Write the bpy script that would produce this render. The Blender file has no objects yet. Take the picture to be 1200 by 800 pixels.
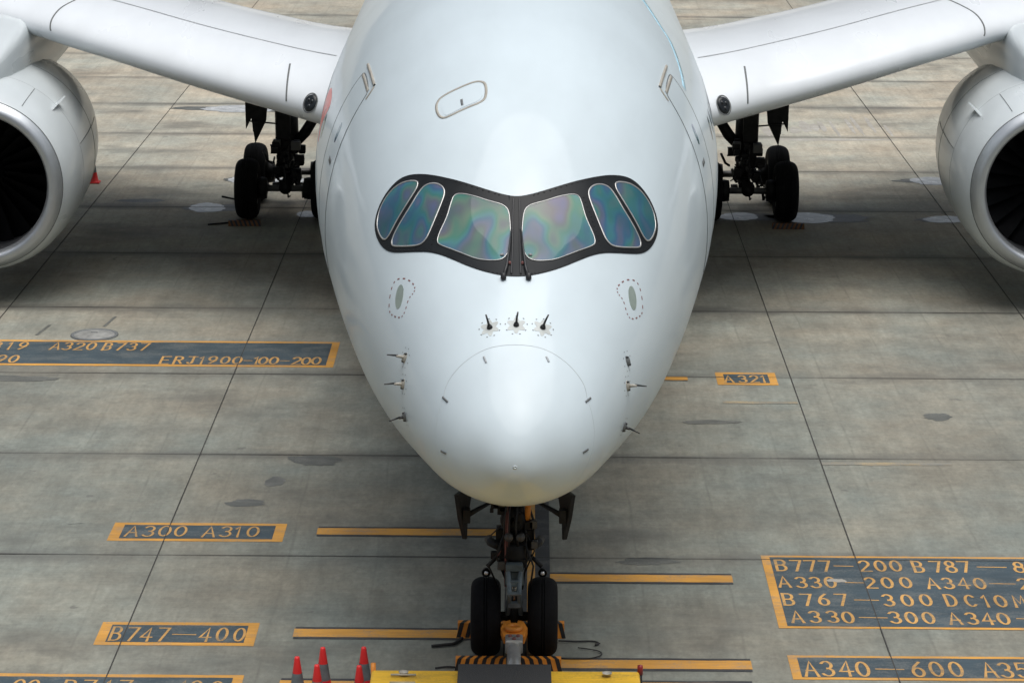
import bpy, bmesh, math, random
import numpy as np
from mathutils import Vector, Matrix
from mathutils.geometry import delaunay_2d_cdt
random.seed(7)
R = math.radians
scene = bpy.context.scene

# ---------------------------------------------------------------- camera
CAM_H, TILT, FPX = 12.42, R(14.33), 3115.0
cam_d = bpy.data.cameras.new('camera'); cam = bpy.data.objects.new('camera', cam_d)
scene.collection.objects.link(cam); scene.camera = cam
cam_d.sensor_width = 36.0; cam_d.lens = 36.0 * FPX / 1200.0
cam_d.clip_start = 0.5; cam_d.clip_end = 5000
yaw, roll = 4.6 * 0.969 / 3115.0, R(0.3)
f = Vector((-math.sin(yaw) * math.cos(TILT), math.cos(yaw) * math.cos(TILT), -math.sin(TILT)))
r0 = Vector((math.cos(yaw), math.sin(yaw), 0)); u0 = r0.cross(f)
r1 = r0 * math.cos(roll) + u0 * math.sin(roll); u1 = u0 * math.cos(roll) - r0 * math.sin(roll)
cam.matrix_world = Matrix(((r1.x, u1.x, -f.x, 0), (r1.y, u1.y, -f.y, 0), (r1.z, u1.z, -f.z, CAM_H), (0, 0, 0, 1)))

# ---------------------------------------------------------------- world, sun, exposure
SUN_EL, SUN_AZ = R(80), R(140)     # azimuth from +Y (the way the camera looks) towards +X; bright cloud above the stand
world = bpy.data.worlds.new('World'); scene.world = world; world.use_nodes = True
wn = world.node_tree; bg = wn.nodes['Background']
sky = wn.nodes.new('ShaderNodeTexSky'); sky.sky_type = 'NISHITA'; sky.sun_disc = False
sky.sun_elevation = SUN_EL; sky.sun_rotation = SUN_AZ; sky.air_density = 1.0; sky.dust_density = 4.0; sky.ozone_density = 1.0
# thin bright cloud: pull the sky's blue most of the way to white
hs = wn.nodes.new('ShaderNodeHueSaturation'); hs.inputs['Saturation'].default_value = 0.55
cl = wn.nodes.new('ShaderNodeTexNoise'); cl.inputs['Scale'].default_value = 2.2; cl.inputs['Detail'].default_value = 5
tc = wn.nodes.new('ShaderNodeTexCoord'); mr = wn.nodes.new('ShaderNodeMapRange')
mr.inputs['From Min'].default_value = 0.35; mr.inputs['From Max'].default_value = 0.65
mr.inputs['To Min'].default_value = 0.85; mr.inputs['To Max'].default_value = 1.2
mu = wn.nodes.new('ShaderNodeMix'); mu.data_type = 'RGBA'; mu.blend_type = 'MULTIPLY'; mu.inputs[0].default_value = 1.0
wn.links.new(tc.outputs['Generated'], cl.inputs['Vector']); wn.links.new(cl.outputs['Fac'], mr.inputs['Value'])
wn.links.new(sky.outputs['Color'], hs.inputs['Color']); wn.links.new(hs.outputs['Color'], mu.inputs[6])
# overcast luminance: the zenith about three times as bright as the horizon
sx = wn.nodes.new('ShaderNodeSeparateXYZ'); wn.links.new(tc.outputs['Generated'], sx.inputs[0])
oc = wn.nodes.new('ShaderNodeMapRange'); oc.inputs['From Min'].default_value = 0; oc.inputs['From Max'].default_value = 1
oc.inputs['To Min'].default_value = 0.32; oc.inputs['To Max'].default_value = 1.95; wn.links.new(sx.outputs['Z'], oc.inputs['Value'])
om = wn.nodes.new('ShaderNodeMath'); om.operation = 'MULTIPLY'; wn.links.new(oc.outputs['Result'], om.inputs[0]); wn.links.new(mr.outputs['Result'], om.inputs[1])
wn.links.new(om.outputs[0], mu.inputs[7]); wn.links.new(mu.outputs[2], bg.inputs['Color'])
bg.inputs['Strength'].default_value = 0.074
sl = bpy.data.lights.new('sun', 'SUN'); sl.energy = 2.25; sl.angle = R(64); sl.color = (1.0, 0.99, 0.97)
sun = bpy.data.objects.new('sun', sl); scene.collection.objects.link(sun)
sd = Vector((math.sin(SUN_AZ) * math.cos(SUN_EL), math.cos(SUN_AZ) * math.cos(SUN_EL), math.sin(SUN_EL)))
sun.rotation_euler = sd.to_track_quat('Z', 'Y').to_euler(); sun.location = (0, 0, 60)
scene.view_settings.view_transform = 'Standard'; scene.view_settings.look = 'None'
scene.view_settings.exposure = 0.02; scene.view_settings.gamma = 1.0; scene.view_settings.use_curve_mapping = False

# ---------------------------------------------------------------- materials
def mat(name, col, rough=0.5, metal=0.0, var=0.12, scale=6.0, bump=0.0, coat=0.0, spec=0.5, stretch=(1, 1, 1)):
    m = bpy.data.materials.new(name); m.use_nodes = True; nt = m.node_tree; b = nt.nodes['Principled BSDF']
    t = nt.nodes.new('ShaderNodeTexCoord'); mp = nt.nodes.new('ShaderNodeMapping'); mp.inputs['Scale'].default_value = stretch
    n = nt.nodes.new('ShaderNodeTexNoise'); n.inputs['Scale'].default_value = scale; n.inputs['Detail'].default_value = 6
    nt.links.new(t.outputs['Object'], mp.inputs['Vector']); nt.links.new(mp.outputs['Vector'], n.inputs['Vector'])
    cr = nt.nodes.new('ShaderNodeValToRGB')
    cr.color_ramp.elements[0].position = 0.3; cr.color_ramp.elements[1].position = 0.7
    cr.color_ramp.elements[0].color = (*[c * (1 - var) for c in col], 1); cr.color_ramp.elements[1].color = (*[min(1, c * (1 + var)) for c in col], 1)
    nt.links.new(n.outputs['Fac'], cr.inputs['Fac']); nt.links.new(cr.outputs['Color'], b.inputs['Base Color'])
    rr = nt.nodes.new('ShaderNodeMapRange'); rr.inputs['To Min'].default_value = max(0.02, rough - 0.06); rr.inputs['To Max'].default_value = min(1, rough + 0.08)
    nt.links.new(n.outputs['Fac'], rr.inputs['Value']); nt.links.new(rr.outputs['Result'], b.inputs['Roughness'])
    b.inputs['Metallic'].default_value = metal; b.inputs['Coat Weight'].default_value = coat; b.inputs['Coat Roughness'].default_value = 0.08
    b.inputs['Specular IOR Level'].default_value = spec
    if bump:
        bp = nt.nodes.new('ShaderNodeBump'); bp.inputs['Strength'].default_value = bump; bp.inputs['Distance'].default_value = 0.02
        nt.links.new(n.outputs['Fac'], bp.inputs['Height']); nt.links.new(bp.outputs['Normal'], b.inputs['Normal'])
    m['bsdf'] = 1
    return m

def nz(nt, vec, scale, detail=5, rough=0.55, stretch=(1, 1, 1), rot=0.0):
    mp = nt.nodes.new('ShaderNodeMapping'); mp.inputs['Scale'].default_value = stretch; mp.inputs['Rotation'].default_value[2] = rot
    n = nt.nodes.new('ShaderNodeTexNoise'); n.inputs['Scale'].default_value = scale; n.inputs['Detail'].default_value = detail; n.inputs['Roughness'].default_value = rough
    nt.links.new(vec, mp.inputs['Vector']); nt.links.new(mp.outputs['Vector'], n.inputs['Vector'])
    return n.outputs['Fac']
def rng(nt, v, a, b, c, d):
    m = nt.nodes.new('ShaderNodeMapRange'); m.inputs['From Min'].default_value = a; m.inputs['From Max'].default_value = b
    m.inputs['To Min'].default_value = c; m.inputs['To Max'].default_value = d; nt.links.new(v, m.inputs['Value']); return m.outputs['Result']
def mathn(nt, op, a, b):
    m = nt.nodes.new('ShaderNodeMath'); m.operation = op
    for i, v in enumerate((a, b)):
        if isinstance(v, (int, float)): m.inputs[i].default_value = v
        else: nt.links.new(v, m.inputs[i])
    return m.outputs[0]
def mixc(nt, fac, a, b, mode='MIX'):
    m = nt.nodes.new('ShaderNodeMix'); m.data_type = 'RGBA'; m.blend_type = mode
    for i, v in ((0, fac), (6, a), (7, b)):
        if isinstance(v, (int, float)): m.inputs[i].default_value = v
        elif isinstance(v, tuple): m.inputs[i].default_value = (*v, 1)
        else: nt.links.new(v, m.inputs[i])
    return m.outputs[2]

def concrete_material():
    m = bpy.data.materials.new('broomed_concrete'); m.use_nodes = True; nt = m.node_tree; b = nt.nodes['Principled BSDF']
    g = nt.nodes.new('ShaderNodeNewGeometry'); pos = g.outputs['Position']
    oi = nt.nodes.new('ShaderNodeObjectInfo')
    big = nz(nt, pos, 0.16, 4, 0.55); mid = nz(nt, pos, 0.9, 6, 0.62, (0.45, 1, 1)); fine = nz(nt, pos, 7, 8, 0.7)
    broom = nz(nt, pos, 9, 4, 0.7, (0.06, 2.2, 1)); longit = nz(nt, pos, 4, 4, 0.6, (1.4, 0.05, 1)); wear = nz(nt, pos, 0.5, 7, 0.7, (0.25, 1.3, 1))
    # cool grey near the stand, lighter and browner towards the taxiway
    sep = nt.nodes.new('ShaderNodeSeparateXYZ'); nt.links.new(pos, sep.inputs[0])
    far_mix = rng(nt, mathn(nt, 'ADD', sep.outputs['Y'], mathn(nt, 'MULTIPLY', big, 14.0)), 46, 76, 0, 1)
    base = mixc(nt, far_mix, (0.186, 0.190, 0.166), (0.345, 0.325, 0.275))
    v = mathn(nt, 'MULTIPLY', rng(nt, oi.outputs['Random'], 0, 1, 0.93, 1.07), rng(nt, big, 0.3, 0.7, 0.88, 1.12))
    v = mathn(nt, 'MULTIPLY', v, rng(nt, mid, 0.3, 0.7, 0.85, 1.14)); v = mathn(nt, 'MULTIPLY', v, rng(nt, fine, 0.3, 0.7, 0.88, 1.12))
    v = mathn(nt, 'MULTIPLY', v, rng(nt, broom, 0.3, 0.7, 0.94, 1.06)); v = mathn(nt, 'MULTIPLY', v, rng(nt, longit, 0.3, 0.7, 0.93, 1.07))
    mott = nz(nt, pos, 1.6, 7, 0.72, (1.3, 0.5, 1)); v = mathn(nt, 'MULTIPLY', v, rng(nt, mott, 0.3, 0.7, 0.80, 1.2))
    tiny = nz(nt, pos, 14, 6, 0.75, (1, 0.4, 1)); v = mathn(nt, 'MULTIPLY', v, rng(nt, tiny, 0.3, 0.7, 0.86, 1.14))
    # saw-cut screed lines every 1.25 m, broken up
    xx = mathn(nt, 'ADD', sep.outputs['X'], mathn(nt, 'MULTIPLY', big, 0.25)); xm = mathn(nt, 'ABSOLUTE', mathn(nt, 'SUBTRACT', mathn(nt, 'MODULO', mathn(nt, 'ADD', xx, 1000), 1.25), 0.625), 0)
    ln = mathn(nt, 'MULTIPLY', rng(nt, xm, 0.0, 0.03, 1, 0), rng(nt, mott, 0.42, 0.6, 0, 1)); v = mathn(nt, 'MULTIPLY', v, rng(nt, ln, 0, 1, 1, 0.78))
    warm = mixc(nt, rng(nt, nz(nt, pos, 0.35, 5, 0.6), 0.35, 0.65, 0, 1), (0.93, 1.0, 1.0), (1.08, 1.0, 0.9)); base = mixc(nt, 1.0, base, warm, 'MULTIPLY')
    col = mixc(nt, 1.0, base, v, 'MULTIPLY')
    # dark rubber and oil stains, pale scrapes
    st = rng(nt, nz(nt, pos, 0.42, 6, 0.6, (0.6, 1, 1)), 0.56, 0.70, 0, 0.6)
    col = mixc(nt, st, col, (0.085, 0.085, 0.075))
    sc = rng(nt, wear, 0.62, 0.74, 0, 0.22); col = mixc(nt, sc, col, (0.33, 0.315, 0.27))
    sp = rng(nt, nz(nt, pos, 2.4, 3, 0.5), 0.72, 0.75, 0, 0.5); col = mixc(nt, sp, col, (0.08, 0.08, 0.075))
    # grime gathered along the transverse joints (every 5 m)
    yy = mathn(nt, 'MODULO', mathn(nt, 'ADD', sep.outputs['Y'], 1.38), 5.0)
    dj = mathn(nt, 'ABSOLUTE', mathn(nt, 'SUBTRACT', yy, 2.5), 0)
    dj = mathn(nt, 'ADD', dj, rng(nt, mid, 0.3, 0.7, -0.2, 0.2))
    col = mixc(nt, mathn(nt, 'MULTIPLY', rng(nt, dj, 0.0, 0.4, 0.65, 0), rng(nt, big, 0.4, 0.6, 0.4, 1)), col, (0.085, 0.083, 0.075))
    nt.links.new(col, b.inputs['Base Color'])
    nt.links.new(rng(nt, mid, 0.3, 0.7, 0.62, 0.9), b.inputs['Roughness'])
    bp = nt.nodes.new('ShaderNodeBump'); bp.inputs['Strength'].default_value = 0.35; bp.inputs['Distance'].default_value = 0.01
    nt.links.new(mathn(nt, 'ADD', fine, broom), bp.inputs['Height']); nt.links.new(bp.outputs['Normal'], b.inputs['Normal'])
    return m

def worn_paint(name, col, under=(0.2, 0.2, 0.18), wear=0.35, lo=0.5, rough=0.6):
    m = bpy.data.materials.new(name); m.use_nodes = True; nt = m.node_tree; b = nt.nodes['Principled BSDF']
    g = nt.nodes.new('ShaderNodeNewGeometry'); pos = g.outputs['Position']
    a = nz(nt, pos, 3.0, 7, 0.7, (0.5, 1, 1)); c = nz(nt, pos, 30, 5, 0.7); d = nz(nt, pos, 0.8, 4, 0.5); e = nz(nt, pos, 12, 5, 0.7, (0.15, 2, 1))
    colr = mixc(nt, 1.0, col, mathn(nt, 'MULTIPLY', rng(nt, d, 0.3, 0.7, 0.75, 1.2), rng(nt, e, 0.3, 0.7, 0.85, 1.15)), 'MULTIPLY')
    w = mathn(nt, 'ADD', mathn(nt, 'MULTIPLY', a, 0.6), mathn(nt, 'MULTIPLY', c, 0.4))
    nt.links.new(mixc(nt, rng(nt, w, lo, lo + 0.12, 0, wear), colr, under), b.inputs['Base Color'])
    b.inputs['Roughness'].default_value = rough
    return m

def airframe_paint(name, col, grime=0.08, rough=0.5, bump=True):
    m = bpy.data.materials.new(name); m.use_nodes = True; nt = m.node_tree; b = nt.nodes['Principled BSDF']
    t = nt.nodes.new('ShaderNodeTexCoord'); o = t.outputs['Object']
    a = nz(nt, o, 0.7, 5, 0.6); s = nz(nt, o, 1.6, 3, 0.5, (1, 0.15, 1))
    v = mathn(nt, 'MULTIPLY', rng(nt, a, 0.3, 0.7, 1 - grime * 0.6, 1.0), rng(nt, s, 0.35, 0.75, 1.0, 1 - grime))
    nt.links.new(mixc(nt, 1.0, col, v, 'MULTIPLY'), b.inputs['Base Color'])
    nt.links.new(rng(nt, s, 0.3, 0.7, rough - 0.05, rough + 0.1), b.inputs['Roughness'])
    b.inputs['Specular IOR Level'].default_value = 0.32; b.inputs['Coat Weight'].default_value = 0.4; b.inputs['Coat Roughness'].default_value = 0.09
    bp = nt.nodes.new('ShaderNodeBump'); bp.inputs['Strength'].default_value = 0.12; bp.inputs['Distance'].default_value = 0.03
    nt.links.new(nz(nt, o, 1.3, 0.5, 0.4), bp.inputs['Height']); nt.links.new(bp.outputs['Normal'], b.inputs['Normal'])
    return m

def cockpit_glass(name, base, amount, sc):
    # electrically heated windscreen: dark tinted glass, the film's rainbow sheen painted into base colour
    m = bpy.data.materials.new(name); m.use_nodes = True; nt = m.node_tree; b = nt.nodes['Principled BSDF']
    t = nt.nodes.new('ShaderNodeTexCoord')
    n = nz(nt, t.outputs['Object'], sc, 1.0, 0.35, (1.5, .8, .8)); n2 = nz(nt, t.outputs['Object'], sc * 0.5, 2, 0.5)
    hv = nt.nodes.new('ShaderNodeCombineColor'); hv.mode = 'HSV'
    nt.links.new(mathn(nt, 'FRACT', mathn(nt, 'MULTIPLY', n, 3.2), 0), hv.inputs[0]); hv.inputs[1].default_value = 0.6
    nt.links.new(rng(nt, n2, 0.3, 0.7, 0.1, 0.52), hv.inputs[2])
    nt.links.new(mixc(nt, amount, base, hv.outputs[0]), b.inputs['Base Color'])
    b.inputs['Roughness'].default_value = 0.05; b.inputs['Specular IOR Level'].default_value = 0.3
    return m

M = dict(
    concrete=concrete_material(), joint=mat('joint_sealant', (0.045, 0.044, 0.04), 0.8),
    subbase=mat('dark_subbase', (0.05, 0.05, 0.045), 0.95),
    orange=worn_paint('worn_orange_paint', (0.56, 0.28, 0.05), (0.2, 0.2, 0.18), 0.55, 0.49), letter=worn_paint('worn_letter_paint', (0.52, 0.29, 0.085), (0.10, 0.11, 0.10), 0.65, 0.49),
    signblue=worn_paint('faded_blue_black_paint', (0.04, 0.062, 0.075), (0.15, 0.16, 0.15), 0.55, 0.48), blackp=worn_paint('black_edge_paint', (0.035, 0.037, 0.04), (0.15, 0.15, 0.14), 0.4),
    ghost=worn_paint('ghost_orange_paint', (0.33, 0.26, 0.15), (0.2, 0.2, 0.175), 0.95, 0.42),
    white=airframe_paint('white_airframe_paint', (0.61, 0.70, 0.735)), wing=airframe_paint('light_grey_wing_paint', (0.74, 0.78, 0.80), 0.08, 0.3),
    nacelle=airframe_paint('nacelle_paint', (0.60, 0.65, 0.66), 0.08, 0.3),
    lip=mat('polished_lip_metal', (0.50, 0.53, 0.55), 0.42, 0.8, 0.05, 3), duct=mat('inlet_liner', (0.05, 0.052, 0.055), 0.45),
    fan=mat('titanium_fan', (0.02, 0.02, 0.021), 0.3, 0.6), black=mat('satin_black', (0.02, 0.021, 0.022), 0.4),
    mask=mat('black_window_surround', (0.012, 0.014, 0.015), 0.4, 0, 0.25, 3, 0, 0, 0.2), silver=mat('window_retainer_metal', (0.55, 0.55, 0.53), 0.35, 0.7),
    glass_main=cockpit_glass('heated_windscreen', (0.05, 0.15, 0.16), 0.30, 2.1), glass_side=cockpit_glass('side_window_glass', (0.02, 0.10, 0.14), 0.18, 2.6),
    line=mat('panel_gap', (0.13, 0.14, 0.14), 0.7), softline=mat('panel_gap_soft', (0.36, 0.38, 0.39), 0.6), seamfaint=mat('radome_sealant_lower', (0.52, 0.59, 0.61), 0.5), seamline=mat('radome_sealant', (0.42, 0.46, 0.47), 0.5), tan=mat('tan_marking', (0.36, 0.34, 0.29), 0.5), redp=mat('red_reflection_paint', (0.75, 0.11, 0.08), 0.3),
    redd=mat('dark_red_lamp', (0.25, 0.02, 0.02), 0.3), cyan=mat('cyan_reflection_paint', (0.42, 0.68, 0.80), 0.25), amberdark=mat('dark_amber', (0.22, 0.09, 0.025), 0.6), starp=mat('probe_plate_paint', (0.47, 0.50, 0.48), 0.5), dot=mat('red_brown_marking', (0.22, 0.09, 0.08), 0.6), portc=mat('static_port_metal', (0.36, 0.43, 0.38), 0.4, 0.4),
    rubber=mat('tyre_rubber', (0.007, 0.007, 0.0075), 0.8, 0, 0.3, 14, 0.15, 0, 0.2), rim=mat('wheel_rim_metal', (0.12, 0.12, 0.115), 0.45, 0.5), gear=mat('grimy_gear_metal', (0.016, 0.016, 0.016), 0.5, 0.1, 0.5, 8, 0, 0, 0.3),
    gearpale=mat('pale_gear_paint', (0.16, 0.20, 0.21), 0.4, 0.2, 0.3, 8), chrome=mat('oleo_chrome', (0.6, 0.6, 0.6), 0.15, 1.0), hose=mat('black_hose', (0.012, 0.012, 0.012), 0.5),
    yellow=worn_paint('scuffed_yellow_paint', (0.70, 0.42, 0.03), (0.25, 0.17, 0.05), 0.55, 0.5, 0.45), mat_black=mat('anti_slip_mat', (0.035, 0.036, 0.036), 0.9, 0, 0.3, 60, 0.4),
    amber=mat('amber_paint', (0.70, 0.25, 0.03), 0.45), cone=mat('red_cone_plastic', (0.72, 0.03, 0.03), 0.4, 0, 0.15, 5), band=mat('grey_reflective_band', (0.14, 0.165, 0.17), 0.5, 0, 0.3, 9),
    lamp=mat('landing_light_glass', (0.015, 0.018, 0.02), 0.2, 0, 0.4, 9, 0, 0, 0.3), steel=mat('pit_lid_steel', (0.42, 0.42, 0.40), 0.3, 0.4, 0.25, 8), wet=mat('painted_sky_puddle', (0.60, 0.62, 0.62), 0.25, 0, 0.25, 3, 0, 0.6),
    stain=worn_paint('dark_damp_stain', (0.10, 0.105, 0.095), (0.2, 0.2, 0.18), 0.6, 0.47, 0.45), pale=worn_paint('pale_cement_scrape', (0.46, 0.45, 0.41), (0.3, 0.28, 0.24), 0.9, 0.40), bulb=mat('taxi_lamp_lens', (0.8, 0.8, 0.78), 0.1, 0.6),
    unseen_wall=mat('unseen_terminal_cladding', (0.45, 0.46, 0.46), 0.6), pane=mat('unseen_terminal_glass', (0.04, 0.05, 0.055), 0.05, 0, 0.2, 2, 0, 1.0), rope=mat('rope', (0.03, 0.03, 0.03), 0.9),
)

# ---------------------------------------------------------------- helpers
COL = scene.collection
def link(name, me, m=None, parent=None, smooth=False):
    o = bpy.data.objects.new(name, me); COL.objects.link(o)
    if m is not None and not me.materials: me.materials.append(m)
    if smooth: me.polygons.foreach_set('use_smooth', [True] * len(me.polygons))
    if parent is not None: o.parent = parent
    return o
def tag(o, label=None, cat=None, group=None, kind=None):
    if label: o['label'] = label
    if cat: o['category'] = cat
    if group: o['group'] = group
    if kind: o['kind'] = kind
    return o
def empty(name, loc=(0, 0, 0), rz=0.0, parent=None):
    o = bpy.data.objects.new(name, None); COL.objects.link(o); o.location = loc; o.rotation_euler = (0, 0, rz)
    o.empty_display_size = 0.3
    if parent: o.parent = parent
    return o
class MB:
    """collects vertices and faces for one mesh"""
    def __init__(s): s.v = []; s.f = []
    def add(s, vs, fs):
        k = len(s.v); s.v += [tuple(v) for v in vs]; s.f += [tuple(i + k for i in f) for f in fs]; return s
    def box(s, x0, x1, y0, y1, z0, z1, bev=0.0):
        if bev <= 0:
            vs = [(x, y, z) for z in (z0, z1) for y in (y0, y1) for x in (x0, x1)]
            return s.add(vs, [(0, 2, 3, 1), (4, 5, 7, 6), (0, 1, 5, 4), (2, 6, 7, 3), (0, 4, 6, 2), (1, 3, 7, 5)])
        b = bev
        vs = [p for (i, z) in ((b, z0), (0, z0 + b), (0, z1 - b), (b, z1)) for p in ((x0 + i, y0 + i, z), (x1 - i, y0 + i, z), (x1 - i, y1 - i, z), (x0 + i, y1 - i, z))]
        fs = [(3, 2, 1, 0), (12, 13, 14, 15)]
        for k in range(3):
            for j in range(4): fs.append((k * 4 + j, k * 4 + (j + 1) % 4, k * 4 + 4 + (j + 1) % 4, k * 4 + 4 + j))
        return s.add(vs, fs)
    def tube(s, pts, r, seg=8, cap=True):
        pts = [Vector(p) for p in pts]; rs = r if isinstance(r, (list, tuple)) else [r] * len(pts)
        vs = []; up = None
        for i, p in enumerate(pts):
            d = (pts[min(i + 1, len(pts) - 1)] - pts[max(i - 1, 0)]).normalized()
            if up is None: up = d.orthogonal().normalized()
            up = (up - d * up.dot(d)).normalized(); w = d.cross(up)
            for k in range(seg):
                a = 2 * math.pi * k / seg; vs.append(p + (up * math.cos(a) + w * math.sin(a)) * rs[i])
        fs = []
        for i in range(len(pts) - 1):
            for k in range(seg): fs.append((i * seg + k, i * seg + (k + 1) % seg, (i + 1) * seg + (k + 1) % seg, (i + 1) * seg + k))
        if cap: fs.append(tuple(range(seg))[::-1]); fs.append(tuple((len(pts) - 1) * seg + k for k in range(seg)))
        return s.add(vs, fs)
    def lathe(s, prof, axis='z', org=(0, 0, 0), seg=32, close=False):
        n = len(prof); vs = []
        for k in range(seg):
            a = 2 * math.pi * k / seg; c, q = math.cos(a), math.sin(a)
            for (r, h) in prof:
                p = (r * c, r * q, h) if axis == 'z' else ((h, r * c, r * q) if axis == 'x' else (r * q, h, r * c))
                vs.append((p[0] + org[0], p[1] + org[1], p[2] + org[2]))
        fs = []
        m = n if close else n - 1
        for k in range(seg):
            k2 = (k + 1) % seg
            for i in range(m): fs.append((k * n + i, k2 * n + i, k2 * n + (i + 1) % n, k * n + (i + 1) % n))
        return s.add(vs, fs)
    def plate(s, poly, n, th):
        """flat polygon (3-d points) thickened along n"""
        n = Vector(n).normalized() * th; a = [Vector(p) for p in poly]; k = len(a)
        vs = a + [p + n for p in a]; fs = [tuple(range(k))[::-1], tuple(range(k, 2 * k))] + [(i, (i + 1) % k, k + (i + 1) % k, k + i) for i in range(k)]
        return s.add(vs, fs)
    def me(s, name):
        m = bpy.data.meshes.new(name); m.from_pydata(s.v, [], s.f); m.update()
        b = bmesh.new(); b.from_mesh(m); bmesh.ops.recalc_face_normals(b, faces=b.faces); b.to_mesh(m); b.free()
        return m
    def build(s, name, m, parent=None, smooth=False): return link(name, s.me(name), m, parent, smooth)

def pchip(xs, ys):
    xs = np.array(xs, float); ys = np.array(ys, float); h = np.diff(xs); d = np.diff(ys) / h
    m = np.zeros(len(xs)); m[0] = d[0]; m[-1] = d[-1]
    for i in range(1, len(xs) - 1):
        if d[i - 1] * d[i] > 0:
            w1 = 2 * h[i] + h[i - 1]; w2 = h[i] + 2 * h[i - 1]; m[i] = (w1 + w2) / (w1 / d[i - 1] + w2 / d[i])
    def fn(x):
        x = min(max(x, xs[0]), xs[-1]); i = min(max(int(np.searchsorted(xs, x, side='right')) - 1, 0), len(xs) - 2)
        t = (x - xs[i]) / h[i]
        return float((1 + 2 * t) * (1 - t) ** 2 * ys[i] + t * (1 - t) ** 2 * h[i] * m[i] + t * t * (3 - 2 * t) * ys[i + 1] + t * t * (t - 1) * h[i] * m[i + 1])
    return fn
def smooth_loop(pts, n=4, closed=True):
    out = []; k = len(pts)
    for i in range(k if closed else k - 1):
        p0, p1, p2, p3 = [pts[j % k] if closed else pts[min(max(j, 0), k - 1)] for j in (i - 1, i, i + 1, i + 2)]
        for q in range(n):
            t = q / n
            out.append(tuple(0.5 * (2 * b + (c - a) * t + (2 * a - 5 * b + 4 * c - d) * t * t + (-a + 3 * b - 3 * c + d) * t ** 3) for a, b, c, d in zip(p0, p1, p2, p3)))
    if not closed: out.append(pts[-1])
    return out
def chaikin(pts, n=2):
    for _ in range(n):
        out = []
        for i in range(len(pts)):
            p, q = pts[i], pts[(i + 1) % len(pts)]
            out += [tuple(u * .75 + v * .25 for u, v in zip(p, q)), tuple(u * .25 + v * .75 for u, v in zip(p, q))]
        pts = out
    return pts
def ribbon(mb, P, N, w, lift=0.0, closed=False, th=0.004):
    """thin raised strip along points P lying on a surface with normals N"""
    k = len(P); vs = []; P = [Vector(p) for p in P]
    for i in range(k):
        d = (P[(i + 1) % k] - P[i - 1]) if closed else (P[min(i + 1, k - 1)] - P[max(i - 1, 0)])
        s = N[i].cross(d).normalized() * (w / 2); b = P[i] + N[i] * lift; t = b + N[i] * th
        vs += [b - s, t - s, t + s, b + s]
    fs = []
    for i in range(k if closed else k - 1):
        j = (i + 1) % k
        for q in range(3): fs.append((i * 4 + q, i * 4 + q + 1, j * 4 + q + 1, j * 4 + q))
    mb.add(vs, fs)

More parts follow.
